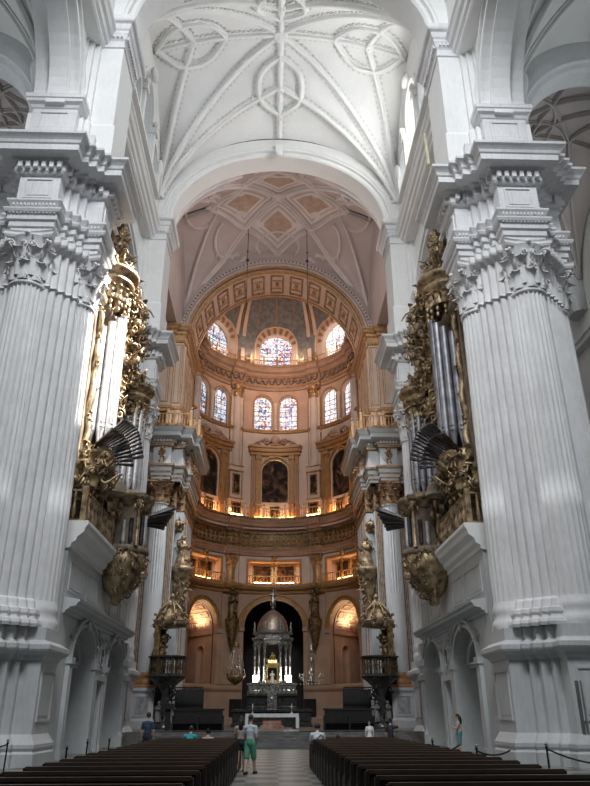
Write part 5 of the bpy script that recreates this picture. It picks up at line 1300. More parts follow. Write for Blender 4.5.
# ------------------------------------------------------------------ sanctuary furniture
def altar():
    t = thing('altar_table', (-.1, 55, .75), 'altar table under a long white cloth in front of the tabernacle', 'altar')
    m = MB(); m.box(-1.85, 1.65, 54.5, 55.5, 1.6, 1.68); 
    for x in (-1.7, 1.5): m.box(x-.12, x+.12, 54.6, 55.4, .75, 1.6)
    m.build('table', WOOD, t)
    m = MB(); m.mould([(-.75, 54.7), (.55, 54.7), (.55, 55.3), (-.75, 55.3)], [(.2, .75), (.2, .9), (.05, .98), (0, 1.0), (0, 1.5), (.1, 1.58)]); m.build('stone_support', MARBR, t)
    m = MB(); m.mould([(-.85, 54.6), (.65, 54.6), (.65, 55.35), (-.85, 55.35)], [(.0, .75), (0, .88)]); m.build('support_base', MARB, t)
    cl = MB(); pr = [(-1.98, .78), (-2.0, 1.3), (-1.97, 1.66), (-1.9, 1.72), (1.7, 1.72), (1.77, 1.66), (1.8, 1.3), (1.78, .78)]
    def g(u, v):
        i = min(len(pr)-2, int(u*(len(pr)-1))); f_ = u*(len(pr)-1)-i; x = lerp(pr[i][0], pr[i+1][0], f_); z = lerp(pr[i][1], pr[i+1][1], f_)
        return (x+(.02*sin(v*20) if z < 1.6 else 0), 54.42+v*1.16, z)
    cl.grid(g, 28, 14, smooth=False); fr = MB()
    cl.grid(lambda u, v: (lerp(-1.97, 1.77, u), 54.42+.02*sin(u*50), 1.72-.24*v), 60, 2)
    for xa in (-1.99, 1.56): cl.grid(lambda u, v: (xa+.23*u, 54.40+.02*sin(u*12+v*3), lerp(1.5, .80, v)), 8, 6)
    o = cl.build('altar_cloth', CLOTH); o['label'] = 'long white linen cloth hanging over both ends of the altar table'; o['category'] = 'tablecloth'
    for i, x in enumerate((-1.5, 1.3)):
        c = thing('candlestick', (x, 55.2, 1.72), 'slim silver candlestick with white candle at the %s end of the altar table' % ('left' if i == 0 else 'right'), 'candlestick')
        m = MB(); m.lathe((x, 55.2, 1.72), [(.12, 0), (.1, .04), (.03, .08), (.04, .2), (.025, .3), (.06, .34)], 12); m.build('stem', SILV, c)
        m = MB(); m.lathe((x, 55.2, 2.06), [(.022, 0), (.022, .3), (.005, .31)], 8); m.build('candle', CLOTH, c)
altar()
def tabernacle():
    Yc = 63.0; cx = -.1
    t = thing('silver_tabernacle', (cx, Yc, .75), 'silver domed tabernacle on slim columns over black marble, lit at its foot', 'tabernacle')
    m = MB(); bp = [(-3.2, 61.2), (3.0, 61.2), (3.0, 64.8), (-3.2, 64.8)]; m.mould(bp, [(.1, .75), (.1, 1.0), (0, 1.1), (0, 1.75), (.12, 1.85), (.12, 2.0), (-.2, 2.05)])
    bq = [(-2.1, 61.6), (1.9, 61.6), (1.9, 64.4), (-2.1, 64.4)]; m.mould(bq, [(0, 2.0), (0, 2.2), (-.1, 2.3), (-.1, 2.9), (.08, 3.0), (.1, 3.15), (-.1, 3.2)])
    for i in range(11): x = -3.0+i*.58; frame_panel(m, (x, 61.2), (1, 0), .46, 1.2, 1.7, (0, -1), .04, .04)
    for i in range(6): x = -1.8+i*.68; frame_panel(m, (x, 61.7), (1, 0), .5, 2.35, 2.85, (0, -1), .04, .04)
    m.build('black_marble_base', MARBD, t)
    m = MB(); m.box(cx-.38, cx+.38, 61.35, 61.6, 2.0, 3.3); m.box(cx-.25, cx+.25, 61.3, 61.36, 2.2, 3.0); m.ball((cx, 61.3, 2.75), (.12, .06, .16), 8, 6); m.build('tabernacle_door', SILV, t)
    m = MB(); sp = [(-2.0, 61.7), (1.8, 61.7), (1.8, 64.3), (-2.0, 64.3)]
    m.mould(sp, [(.1, 3.2), (.1, 3.4), (0, 3.5), (0, 3.75), (.15, 3.85), (.15, 3.95), (-.2, 4.0)])
    for i in range(12): x = -1.95+i*.336; m.lathe((x, 61.6, 3.3), [(.06, 0), (.04, .2), (.07, .3), (.03, .45), (.05, .55)], 8)
    m.build('silver_step', SILV, t)
    for (dx, dy) in ((-1.45, -1.0), (-1.1, -1.25), (-.65, -1.35), (1.45, -1.0), (1.1, -1.25), (.65, -1.35), (-1.45, 1.0), (-.65, 1.3), (1.45, 1.0), (.65, 1.3)):
        m = MB(); x, y = cx+dx, Yc+dy
        m.lathe((x, y, 0), [(.17, 3.95), (.17, 4.15), (.12, 4.25), (.11, 5.1), (.15, 5.15), (.15, 5.25), (.1, 5.3), (.095, 6.6), (.15, 6.75), (.18, 6.95), (.2, 7.0)], 12, mod=lambda a, z: 1+.06*cos(8*a)); m.build('column', SILV, t)
    oct_ = [(cx+1.78*cos(PI/8+i*PI/4), Yc+1.6*sin(PI/8+i*PI/4)) for i in range(8)]
    m = MB(); m.mould(oct_, [(-.25, 6.95), (-.1, 7.0), (-.1, 7.2), (0, 7.3), (.1, 7.4), (.1, 7.5), (-.2, 7.55), (-.2, 7.8), (0, 7.85), (.05, 7.95), (-.3, 8.0)], capb=True)
    for i in range(8):
        a = i*PI/4+PI/8; m.lathe((cx+1.65*cos(a), Yc+1.5*sin(a), 7.9), [(.1, 0), (.07, .15), (.12, .3), (.04, .5), (.08, .65), (.01, .9)], 8)
    m.build('silver_cornice', SILV, t)
    m = MB(); m.lathe((cx, Yc, 0), [(1.3, 7.9), (1.34, 8.0), (1.3, 8.2), (1.27, 8.5), (1.13, 8.95), (.85, 9.35), (.5, 9.65), (.2, 9.82), (.08, 9.88)], 40, mod=lambda a, z: 1+.012*cos(16*a)); m.build('dome', DOMEM, t)
    m = MB(); m.lathe((cx, Yc, 9.8), [(.12, 0), (.1, .15), (.2, .25), (.08, .35), (.06, .45)], 10); statue(m, cx, Yc, 10.2, 1.35, (0, -1), 8); m.tube([(cx+.2, Yc-.1, 10.9), (cx+.22, Yc-.15, 11.8)], .02, 5); m.build('finial_figure', SILV, t)
    # gold monstrance temple within, holding a white figure
    s = thing('gold_monstrance', (cx, 62.6, 3.95), 'small gold temple-shaped monstrance inside the silver tabernacle', 'monstrance')
    m = MB(); rnd = random.Random(6)
    m.mould([(cx-.55, 62.4), (cx+.55, 62.4), (cx+.55, 63.2), (cx-.55, 63.2)], [(0, 3.97), (0, 4.1), (-.1, 4.2), (-.1, 4.25)])
    m.mould([(cx-.5, 62.4), (cx+.5, 62.4), (cx+.5, 63.2), (cx-.5, 63.2)], [(0, 5.2), (.05, 5.3), (.15, 5.45), (-.1, 5.55), (-.15, 5.8), (-.3, 6.0), (-.4, 6.2)], capb=True); m.ball((cx, 62.8, 6.3), .12, 8, 6)
    for dx in (-.42, .42):
        for y in (62.5, 63.1): m.lathe((cx+dx, y, 4.2), [(.07, 0), (.05, .2), (.05, .85), (.08, 1.0)], 8)
    carve(m, [(cx-.5, 62.3, 5.6, .15), (cx+.5, 62.3, 5.6, .15), (cx, 62.3, 5.85, .2)], 26, .14, rnd); m.build('gold_temple', mat('bright_gold', (.85, .62, .25), .3, metal=.9, var=.2), s)
    f = MB(); statue(f, cx, 62.1, 3.97, .95, (0, -1), 12); o = f.build('white_figurine', mat('bright_alabaster', (.95, .93, .85), .5)); o['label'] = 'small white robed statuette standing in front of the gold monstrance'; o['category'] = 'statuette'
    for i, x in enumerate((-1.42, 1.2)):
        l = thing('floodlight', (x, 61.4, 3.97), 'white glowing light box at the %s foot of the silver tabernacle' % ('left' if i == 0 else 'right'), 'light')
        m = MB(); m.box(x-.3, x+.3, 61.5, 61.75, 3.95, 4.0); m.box(x-.28, x+.28, 61.7, 61.75, 4.0, 4.6); m.build('housing', IRON, l)
        m = MB(); m.box(x-.26, x+.26, 61.6, 61.68, 4.03, 4.55); m.build('lamp_face', emit_mat('floodlight_glow', (1, .97, .88), 7), l)
tabernacle()
# hanging lamps
def crown_lamp():
    x, y = -3.0, 60.0
    t = thing('hanging_lamp', (x, y, 4.0), 'dark hanging crown lamp on long chains left of the silver tabernacle', 'lamp')
    m = MB(); m.lathe((x, y, 0), [(.05, 3.75), (.2, 3.85), (.55, 4.05), (.68, 4.25), (.72, 4.45), (.66, 4.47), (.6, 4.25)], 24); 
    for i in range(12): a = i*PI/6; m.ball((x+.72*cos(a), y+.72*sin(a), 4.55), .07, 6, 5)
    m.build('bowl', GOLDD, t)
    for i in range(6):
        a = i*PI/3; m = MB(); m.tube([(x+.7*cos(a), y+.7*sin(a), 4.45), (x+.55*cos(a), y+.55*sin(a), 5.5), (x+.2*cos(a), y+.2*sin(a), 6.7)], .025, 5); m.build('chain', SILV, t)
    m = MB(); m.lathe((x, y, 6.6), [(.22, 0), (.28, .1), (.1, .3), (.03, .4)], 12); m.tube([(x, y, 6.9), (x, y, 33)], .02, 5); m.build('canopy', GOLDD, t)
    m = MB(); m.ball((x, y, 5.2), (.12, .12, .2), 8, 6); m.build('glass_cup', SILV, t)
def chandelier():
    x, y = 3.0, 60.0
    t = thing('chandelier', (x, y, 4.0), 'pale tiered chandelier with curved arms right of the silver tabernacle', 'chandelier')
    m = MB(); m.lathe((x, y, 0), [(.03, 3.7), (.14, 3.85), (.3, 4.05), (.12, 4.2), (.08, 4.5), (.22, 4.7), (.1, 4.9), (.07, 5.3), (.2, 5.5), (.08, 5.7), (.06, 6.1), (.17, 6.3), (.06, 6.5), (.03, 7.0)], 16); m.tube([(x, y, 7), (x, y, 33)], .02, 5); m.build('stem', SILV, t)
    for i in range(8):
        a = i*PI/4; d = Vector((cos(a), sin(a), 0)); c = Vector((x, y, 4.1)); m = MB()
        m.tube([c+d*.2, c+d*.5-Vector((0, 0, .12)), c+d*.8-Vector((0, 0, .02)), c+d*.92+Vector((0, 0, .2))], .03, 6)
        m.lathe(c+d*.92+Vector((0, 0, .2)), [(.03, 0), (.12, .04), (.1, .07), (.03, .08), (.03, .3)], 8)
        for j in range(3): m.ball(c+d*(.35+.25*j)-Vector((0, 0, .28)), (.03, .03, .08), 6, 4)
        m.build('arm', SILV, t)
crown_lamp(); chandelier()
# dark framed panels on the apse plinth
for i, c in enumerate((-25, 25)):
    t = thing('dark_wall_panel', A(c, 1.6, -.5), 'square dark panelled hatch in the apse plinth, %s of the altar' % ('left' if i == 0 else 'right'), 'panel')
    m = MB(); m.mbox(F, c-4.2, c+4.2, 1.5, 3.0, -.56, -.5, 3); m.build('back', BLACK, t)
    for e in (-1, 1):
        m = MB()
        for (a, b, z0, z1) in ((c+e*2.1-1.9, c+e*2.1+1.9, 1.55, 1.65), (c+e*2.1-1.9, c+e*2.1+1.9, 2.85, 2.95), (c+e*2.1-1.9, c+e*2.1-1.5, 1.6, 2.9), (c+e*2.1+1.5, c+e*2.1+1.9, 1.6, 2.9)): m.mbox(F, a, b, z0, z1, -.62, -.55, 2)
        m.build('door_leaf', BLACK, t)

PUL = mat('shaded_stem_marble', (.22, .21, .20), .5, var=.25, scale=3)
BRZ = mat('dark_bronze', (.14, .10, .06), .5, metal=.6, var=.3, scale=5)
def pulpit(sx):
    side = 'right' if sx > 0 else 'left'; x, y = 7.5, 53.4
    t = thing('pulpit', (sx*x, y, .75), 'dark marble and bronze pulpit balcony on a carved stem, %s side of the sanctuary' % side, 'pulpit'); B = lambda m, n, mt, p=t: m.build(n, mt, p, sx)
    rnd = random.Random(41); oc = lambda r: [(x+r*cos(PI/8+i*PI/4), y+r*sin(PI/8+i*PI/4)) for i in range(8)]
    m = MB(); m.lathe((x, y, .75), [(.75, 0), (.75, .25), (.5, .4), (.35, .6), (.28, 1.0), (.4, 1.4), (.3, 1.8), (.28, 2.2), (.5, 2.6), (.95, 3.0), (1.2, 3.2)], 20); carve(m, [(x, y, 1.6, .35), (x, y, 2.3, .35), (x, y, 3.0, .5), (x, y, 3.5, .7)], 60, .3, rnd); B(m, 'carved_stem', MARBD)
    m = MB(); 
    for i in range(4): a = PI/4+i*PI/2; statue(m, x+.55*cos(a), y+.55*sin(a), 1.2, 1.3, (cos(a), sin(a)), i)
    B(m, 'stem_figures', PUL)
    m = MB(); m.mould(oc(1.3), [(-.15, 3.9), (0, 4.0), (.1, 4.1), (-.05, 4.2), (-.05, 4.25)], capb=True); m.mould(oc(1.35), [(-.1, 5.25), (.05, 5.3), (.08, 5.4), (-.1, 5.45), (-.2, 5.45), (-.2, 5.25)], cap=False); B(m, 'balcony_frame', MARBD)
    m = MB()
    P_ = oc(1.25)
    for i in range(8):
        a = Vector(P_[i]); b = Vector(P_[(i+1) % 8]); m.lathe((a.x, a.y, 4.2), [(.07, 0), (.05, .2), (.08, .5), (.05, .8), (.07, 1.05)], 8)
        for j in range(5): p = a.lerp(b, (j+.5)/5); m.lathe((p.x, p.y, 4.2), [(.03, 0), (.025, .3), (.05, .5), (.025, .7), (.03, 1.05)], 6)
        p = a.lerp(b, .5); o = Vector((p.x-x, p.y-y)).normalized(); spiral(m, (p.x+o.x*.04, p.y+o.y*.04, 4.75), (-o.y, o.x, 0), (0, 0, 1), .25, 1.5, .04, 12, 5)
    B(m, 'balcony_balusters', BRZ)
    m = MB(); m.box(x+.6, x+1.0, y-.6, y+.6, 4.2, 7.6); carve(m, [(x+.6, y, 5.8, .35), (x+.6, y, 6.8, .35), (x+.5, y, 6.3, .3)], 50, .3, rnd, out=(-1, 0, 0)); statue(m, x+.5, y, 5.3, 1.7, (-1, -.5), 3); B(m, 'back_panel', GOLDD)
    m = MB(); m.mould(oc(1.1), [(-.9, 7.3), (-.2, 7.4), (0, 7.5), (.1, 7.6), (.15, 7.8), (0, 7.9), (-.3, 8.1), (-.5, 8.5), (-.7, 8.7), (-.6, 8.9), (-.9, 9.3)], capb=True)
    for i in range(8):
        a = i*PI/4+PI/8; c = (x+1.15*cos(a), y+1.15*sin(a)); carve(m, [(*c, 7.9, .12), (*c, 7.5, .1)], 9, .22, rnd); m.ball((*c, 8.25), .12, 6, 5)
        m.tube([(x+1.05*cos(a), y+1.05*sin(a), 7.9), (x+.8*cos(a), y+.8*sin(a), 8.6), (x+.3*cos(a), y+.3*sin(a), 9.1), (x, y, 9.4)], .07, 6)
    m.ball((x, y, 9.55), .2, 8, 6); B(m, 'sounding_board', ORGG)
    m = MB()
    for i in range(9): m.box(x+.4, x+1.4, y+1.2+i*.32, y+1.52+i*.32, .75, 4.0-i*.36)
    B(m, 'stair', BLACK)
pulpit(1); pulpit(-1)
def bracket(sx):
    side = 'right' if sx > 0 else 'left'; rnd = random.Random(51); x, y = 7.35, 57.2
    t = thing('bracket_statue', (sx*x, y, 12.2), 'gilded kneeling statue on a tall carved bracket high on the %s choir pier' % side, 'statue'); B = lambda m, n, mt, p=t: m.build(n, mt, p, sx)
    m = MB(); statue(m, x+.05, y, 12.2, 2.7, (-1, -.6), 5, kneel=True); carve(m, [(x, y, 13.2, .35), (x+.3, y, 12.6, .3), (x+.2, y, 14.0, .3)], 26, .3, rnd); B(m, 'figure', ORGG)
    m = MB(); m.lathe((x+.1, y, 0), [(.2, 8.3), (.3, 9.0), (.45, 9.4), (.4, 10.2), (.6, 10.6), (.55, 11.2), (.8, 11.8), (.95, 12.1), (.95, 12.35), (.5, 12.4)], 20); carve(m, [(x, y, 11.6, .6), (x, y, 10.6, .5), (x, y, 9.7, .4), (x, y, 8.8, .3), (x, y, 12.1, .6)], 140, .32, rnd); m.box(x, 8.2, y, y+1, 9.5, 12.3); B(m, 'carved_bracket', ORGG)
    m = MB(); m.lathe((7.9, y+.1, 0), [(.3, 15.3), (.4, 15.6), (.5, 16.0), (.4, 16.1)], 14); carve(m, [(7.85, y-.1, 15.7, .35)], 30, .24, rnd); m.box(7.7, 8.2, y, y+.6, 15.2, 16.1); B(m, 'canopy_tuft', ORGG)
bracket(1); bracket(-1)
# dark choir furniture
for sx in (-1, 1):
    t = thing('choir_bench', (sx*4.8, 49.8, .75), 'black high-backed choir bench at the %s of the sanctuary floor' % ('left' if sx < 0 else 'right'), 'bench'); B = lambda m, n, mt, p=t: m.build(n, mt, p, sx)
    m = MB(); m.box(3.3, 6.4, 50.2, 50.3, .75, 1.95); m.box(3.2, 6.5, 50.15, 50.35, 1.9, 2.02)
    for i in range(6): frame_panel(m, (3.6+i*.5, 50.2), (1, 0), .42, 1.25, 1.85, (0, -1), .04, .03)
    B(m, 'backrest', BLACK)
    m = MB(); m.box(3.3, 6.4, 49.7, 50.2, 1.15, 1.22); B(m, 'seat', BLACK)
    for x in (3.25, 4.85, 6.45): m = MB(); m.box(x-.05, x+.05, 49.65, 50.3, .75, 1.5); m.ball((x, 49.7, 1.55), .08, 6, 5); B(m, 'end_panel', BLACK)
    t = thing('choir_grille', (sx*8.6, 56, .75), 'tall dark iron screen behind the %s pulpit' % ('left' if sx < 0 else 'right'), 'grille'); m = MB()
    for i in range(15): m.tube([(5.4+i*.17, 58.3, .75), (5.4+i*.17, 58.3, 3.6)], .03, 5)
    for z in (1.2, 2.4, 3.5): m.box(5.35, 7.85, 58.26, 58.34, z, z+.07)
    m.build('bars', IRON, t, sx)
    m = MB(); m.box(5.3, 7.9, 58.5, 58.6, .75, 3.4); m.build('dark_panel', BLACK, t, sx)
t = thing('lectern', (-6.15, 50.0, .75), 'small dark lectern beside the left choir bench', 'lectern')
m = MB(); m.box(-6.9, -6.6, 49.4, 49.7, .75, 2.0); m.build('post', BLACK, t); m = MB(); m.box(-7.1, -6.4, 49.2, 49.7, 2.0, 2.3); m.build('desk', BLACK, t)

# ------------------------------------------------------------------ pews
def make_pew(x0, x1, y, label):
    t = thing('wooden_pew', ((x0+x1)/2, y, 0), label, 'pew', 'rows of dark pews beside the aisle')
    m = MB(); m.box(x0+.04, x1-.04, y-.015, y+.015, .45, .90); n = 6
    for i in range(n): c = lerp(x0, x1, (i+.5)/n); frame_panel(m, (c, y-.015), (1, 0), (x1-x0)/n-.1, .5, .86, (0, -1), .04, .015)
    m.build('backrest', WOOD, t)
    m = MB(); m.box(x0, x1, y-.05, y+.045, .90, .95); m.build('top_rail', WOODT, t)
    m = MB(); m.box(x0+.04, x1-.04, y+.02, y+.44, .41, .45); m.build('seat', WOOD, t)
    m = MB(); m.box(x0+.1, x1-.1, y-.36, y-.2, .14, .2)
    for x in (x0+.3, x1-.3, (x0+x1)/2): m.box(x-.04, x+.04, y-.34, y+.0, .0, .14)
    m.build('kneeler', WOODT, t)
    for x in (x0, x1):
        m = MB(); prof = [(y-.05, 0), (y+.48, 0), (y+.48, .55), (y+.42, .62), (y+.2, .64), (y+.06, .72), (y+.05, .93), (y-.05, .93)]
        k = len(prof); vs = [(x-.03, a, z) for a, z in prof]+[(x+.03, a, z) for a, z in prof]
        m.add(vs, [tuple(range(k-1, -1, -1)), tuple(range(k, 2*k))]+[(i, (i+1) % k, k+(i+1) % k, k+i) for i in range(k)]); m.build('end_panel', WOOD, t)
    return t
def ordn(i): return ['first', 'second', 'third', 'fourth', 'fifth', 'sixth', 'seventh', 'eighth', 'ninth', 'tenth', 'eleventh', 'twelfth', 'thirteenth', 'fourteenth', 'fifteenth', 'sixteenth', 'seventeenth', 'eighteenth', 'nineteenth', 'twentieth'][i]
NP = 19; PY0 = 8.5; DP = 1.055
for side, x0, x1 in (('left', -4.1, -1.28), ('right', 1.18, 4.1)):
    base = None
    for i in range(NP):
        lab = 'dark wooden pew in the %s block, %s row from the camera' % (side, ordn(i))
        if i == NP-1: lab = 'front pew of the %s block, its top rail catching the light' % side
        y = PY0+i*DP
        if base is None: base = make_pew(x0, x1, y, lab)
        else: copy_tree(base, ((x0+x1)/2, y, 0), lab)
# stanchions with ropes
def stanchion(x, y, label, h=1.0):
    t = thing('rope_stanchion', (x, y, 0), label, 'stanchion')
    m = MB(); m.lathe((x, y, 0), [(.17, 0), (.17, .02), (.05, .05)], 16); m.build('base', IRON, t)
    m = MB(); m.lathe((x, y, 0), [(.022, .04), (.022, h-.06), (.035, h-.05), (.035, h-.02), (.02, h)], 10); m.build('post', IRON, t)
    m = MB(); m.ball((x, y, h+.035), .04, 8, 6); m.build('ball_top', SILV, t)
    return t
def rope(a, b, za, sag, label):
    m = MB(); a = Vector((*a, za)); b = Vector((*b, za)); n = 12
    m.tube([a.lerp(b, i/n)-Vector((0, 0, sag*4*(i/n)*(1-i/n))) for i in range(n+1)], .02, 6); o = m.build('barrier_rope', ROPE); o['label'] = label; o['category'] = 'rope'
stanchion(6.25, 18.3, 'black rope stanchion in front of the nearest right pedestal'); stanchion(8.7, 17.4, 'black rope stanchion at the right picture edge, holding the rope\'s far end')
rope((6.27, 18.3), (8.68, 17.4), .93, .3, 'black rope drooping from the right stanchion towards the picture edge')
stanchion(-7.6, 22.3, 'black rope stanchion at the left picture edge'); stanchion(-9.4, 21.6, 'black rope stanchion beyond the left picture edge, tied to its neighbour'); rope((-7.62, 22.3), (-9.38, 21.6), .93, .15, 'short black rope running left from the left stanchion')
SS = [(-5.6, 21.0, 'left'), (-5.55, 23.6, 'left'), (5.4, 20.6, 'right'), (5.0, 24.2, 'right')]
stanchion(-5.35, 20.0, 'thin stanchion beside the left pews, nearer one before the near blind arch', .95); stanchion(-5.45, 22.6, 'thin stanchion beside the left pews, middle one of three'); stanchion(-5.2, 24.4, 'thin stanchion beside the left pews, farthest of three')
rope((-5.35, 20.0), (-5.45, 22.6), .62, .1, 'black rope between the two nearer thin stanchions beside the left pews')
stanchion(4.75, 18.9, 'thin stanchion beside the right pews near the pier pedestal', .95); stanchion(4.4, 22.3, 'thin stanchion beside the right pews before the far blind arch')
rope((4.75, 18.9), (5.6, 19.0), .88, .1, 'short black rope running right from the thin stanchion by the right pews'); rope((4.4, 22.3), (5.1, 22.0), .9, .15, 'short black rope tied to the farther thin stanchion by the right pews')
# small fixtures on the upper right wall
m = MB(); m.box(9.0, 9.4, 33.6, 34.0, 28.0, 28.4) if False else None
t = thing('loudspeaker', (9.6, 36.4, 31.0), 'small black box fixed to the upper right nave wall', 'loudspeaker'); m = MB(); m.box(9.3, 9.6, 36.3, 36.6, 30.9, 31.25); m.build('box', BLACK, t); m = MB(); m.box(9.6, 9.95, 36.4, 36.5, 31.0, 31.1); m.build('bracket', IRON, t)
t = thing('hanging_drape', (9.0, 32.4, 33.0), 'narrow pale yellow drape hanging below the bright right window', 'drape')
m = MB(); m.grid(lambda u, v: (8.95-.12*sin(v*6)-.2*(1-u), 31.9+.9*u+.55*(v-.5)*(1-u*.6), 31.0+3.4*u), 14, 8); m.build('cloth', mat('faded_yellow_cloth', (.62, .60, .42), .9), t)

# ------------------------------------------------------------------ people
def caps(segs):
    m = MB()
    for seg in segs:
        pts = [Vector(p[:3]) for p in seg]; rs = [p[3] for p in seg]; P_ = []; R_ = []
        for i in range(len(pts)-1):
            for j in range(4): P_.append(pts[i].lerp(pts[i+1], j/4)); R_.append(lerp(rs[i], rs[i+1], j/4))
        P_.append(pts[-1]); R_.append(rs[-1]); m.tube(P_, R_, 10)
        m.ball(pts[0], rs[0]*.98, 10, 7); m.ball(pts[-1], rs[-1]*.98, 10, 7)
    return m
def fleshy(m, name, mt, parent, vox, sm=3):
    o = m.build(name, mt, parent); r = o.modifiers.new('remesh', 'REMESH'); r.mode = 'VOXEL'; r.voxel_size = vox; r.use_smooth_shade = True
    s = o.modifiers.new('smooth', 'SMOOTH'); s.iterations = sm; return o
def person(loc, face, pose, label, shirt, legs, hairc=None, hair='short', H=1.7, skirt=False, sleeves=.5, bag=False, phone=False):
    """continuous body built from a posed skeleton, with clothing and hair as parts"""
    t = thing('person', loc, label, 'person'); L0 = Vector(loc); f = Vector((face[0], face[1], 0)).normalized(); s_ = Vector((f.y, -f.x, 0)); k = H/1.7; up = Vector((0, 0, 1))
    def W(a, b, c): return L0+s_*a*k+f*b*k+up*c*k
    sit = pose == 'sit'; hz = .52 if sit else .92; bo = 0
    hip = W(0, 0, hz); chest = W(0, .02+.0, hz+.33); neck = W(0, .0, hz+.50); head = W(0, .03, hz+.66)
    if pose == 'sitlean': hz = .60; sit = True; hip = W(0, 0, .60); chest = W(0, .08, .93); neck = W(0, .12, 1.09); head = W(0, .20, 1.21)
    def q(p, r): return (p.x, p.y, p.z, r*k)
    seg = [[q(hip, .125), q(hip.lerp(chest, .5), .115), q(chest, .135), q(chest.lerp(neck, .7), .085), q(neck, .05), q(head-up*.04*k, .055)]]
    body_s = [[q(hip, .14), q(hip.lerp(chest, .5), .13), q(chest, .15), q(chest.lerp(neck, .62), .10)]]
    pants = [[q(hip-up*.03*k, .145), q(hip+up*.08*k, .135)]]
    ax = (chest-hip).normalized()
    for sg in (-1, 1):
        sh = chest.lerp(neck, .55)+s_*sg*.17*k
        if pose == 'walk': el = sh+s_*sg*.05*k-up*.27*k-f*.04*sg*k; ha = el-up*.16*k+f*.17*k-s_*sg*.06*k
        elif pose == 'phone': el = sh+s_*sg*.02*k-up*.24*k+f*.08*k; ha = el+f*.22*k+up*.07*k-s_*sg*.12*k
        elif pose == 'raise' and sg > 0: el = sh+s_*.26*k+up*.02*k; ha = el-s_*.08*k+up*.24*k
        elif sit: el = sh+s_*sg*.05*k-up*.22*k+f*.06*k; ha = el+f*.2*k-up*.04*k-s_*sg*.08*k
        else: el = sh+s_*sg*.07*k-up*.27*k; ha = el+f*.08*k-up*.22*k-s_*sg*.02*k
        seg.append([q(chest.lerp(neck, .5), .07), q(sh, .062), q(sh.lerp(el, .5), .048), q(el, .040), q(el.lerp(ha, .5), .036), q(ha, .026)])
        d = (ha-el).normalized(); side = d.cross(up); side = side.normalized() if side.length > .05 else s_
        pal_ = ha+d*.05*k; seg.append([q(ha, .026), q(pal_, .03)])
        for j in range(4):
            b = pal_+side*(j-1.5)*.018*k; l = (.055, .068, .064, .05)[j]*k; mid = b+d*l*.6; tip = mid+(d*.6-up*.5).normalized()*l*.5
            seg.append([q(b, .009), q(mid, .0085), q(tip, .007)])
        th = ha+d*.02*k-side*sg*.026*k; seg.append([q(th, .011), q(th+d*.03*k-side*sg*.02*k, .009), q(th+d*.055*k-side*sg*.018*k-up*.01*k, .008)])
        c2 = sh.lerp(el, min(1, sleeves*1.3)); body_s.append([q(chest.lerp(neck, .5), .09), q(sh, .078), q(c2, .062)])
        hp = hip+s_*sg*.085*k-up*.03*k
        if sit: kn = hp+f*.42*k-up*.0*k; an = kn-up*.42*k+f*.03*k
        elif pose == 'walk': kn = hp-up*.42*k+f*(.12 if sg > 0 else -.06)*k; an = Vector((kn.x, kn.y, L0.z+.09*k))+f*(.08 if sg > 0 else -.16)*k
        else: kn = hp-up*.42*k+f*.02*k; an = Vector((kn.x, kn.y, L0.z+.08*k))
        toe = Vector((an.x, an.y, L0.z+.035*k))+f*.16*k; heel = Vector((an.x, an.y, L0.z+.045*k))-f*.03*k
        if sit: toe.z = max(L0.z+.03, an.z-.06*k); heel.z = toe.z
        seg.append([q(hp, .09), q(hp.lerp(kn, .4), .08), q(kn, .055), q(kn.lerp(an, .35), .056), q(an, .036)]); seg.append([q(heel, .038), q(toe, .03)])
        if legs == 'shorts': pants.append([q(hp, .105), q(hp.lerp(kn, .5), .10), q(hp.lerp(kn, .98), .092)])
        elif legs == 'short_shorts': pants.append([q(hp, .105), q(hp.lerp(kn, .42), .10)])
        else: pants.append([q(hp, .105), q(kn, .075), q(an, .055)])
    b = fleshy(caps(seg), 'body', SKIN, t, .011*k, 2)
    # head with face
    m = MB(); hd = head+up*.03*k
    vs = []
    def hp_(u, v):
        a = 2*PI*u; p = PI*v; r = .078*k; x = sin(p)*cos(a); y = sin(p)*sin(a); z = -cos(p)
        w = 1-.22*max(0, -z)*(1 if z < 0 else 0); nose = .16*max(0, x-.8)*5*math.exp(-((z+.1)/.22)**2)*math.exp(-(y/.22)**2) if x > 0 else 0
        eye = -.05*math.exp(-(((abs(y)-.36)/.16)**2+((z-.1)/.13)**2)) if x > 0 else 0
        lip = .03*math.exp(-((y/.28)**2+((z+.5)/.08)**2)) if x > 0 else 0
        R_ = r*(1+nose+eye+lip)
        return hd+f*(x*R_*1.12)+s_*(y*R_*w*.93)+up*(z*R_*1.38)
    m.grid(hp_, 28, 20, cu=True)
    for sg in (-1, 1): m.ball(hd+s_*sg*.074*k-up*.01*k, (.016*k, .02*k, .03*k), 7, 6)
    m.build('head', SKIN, t)
    m = MB()
    for sg in (-1, 1): m.ball(hd+f*.08*k+s_*sg*.027*k+up*.012*k, (.011*k, .011*k, .008*k), 7, 5)
    m.build('eyes', BLACK, t)
    m = MB()
    def hr(u, v):
        a = 2*PI*u; p = PI*(.0+.62*v); x = sin(p)*cos(a); y = sin(p)*sin(a); z = cos(p)
        cut = max(0, x)**2*.55*v; R_ = .088*k*(1+.04*sin(9*a)*v)
        return hd-f*.012*k+up*.012*k+f*(x*R_*1.08)*(1-cut*.2)+s_*(y*R_*.97)+up*((z+cut)*R_*1.3)
    m.grid(hr, 24, 12, cu=True)
    if hair == 'long':
        m.tube([hd-f*.05*k+up*.03*k, hd-f*.095*k-up*.06*k, hd-f*.11*k-up*.18*k, hd-f*.10*k-up*.3*k, hd-f*.09*k-up*.38*k], [.07*k, .085*k, .085*k, .07*k, .03*k], 10)
    if hair == 'bun': m.ball(hd-f*.09*k+up*.09*k, .045*k, 8, 6)
    m.build('hair', hairc or HAIR, t)
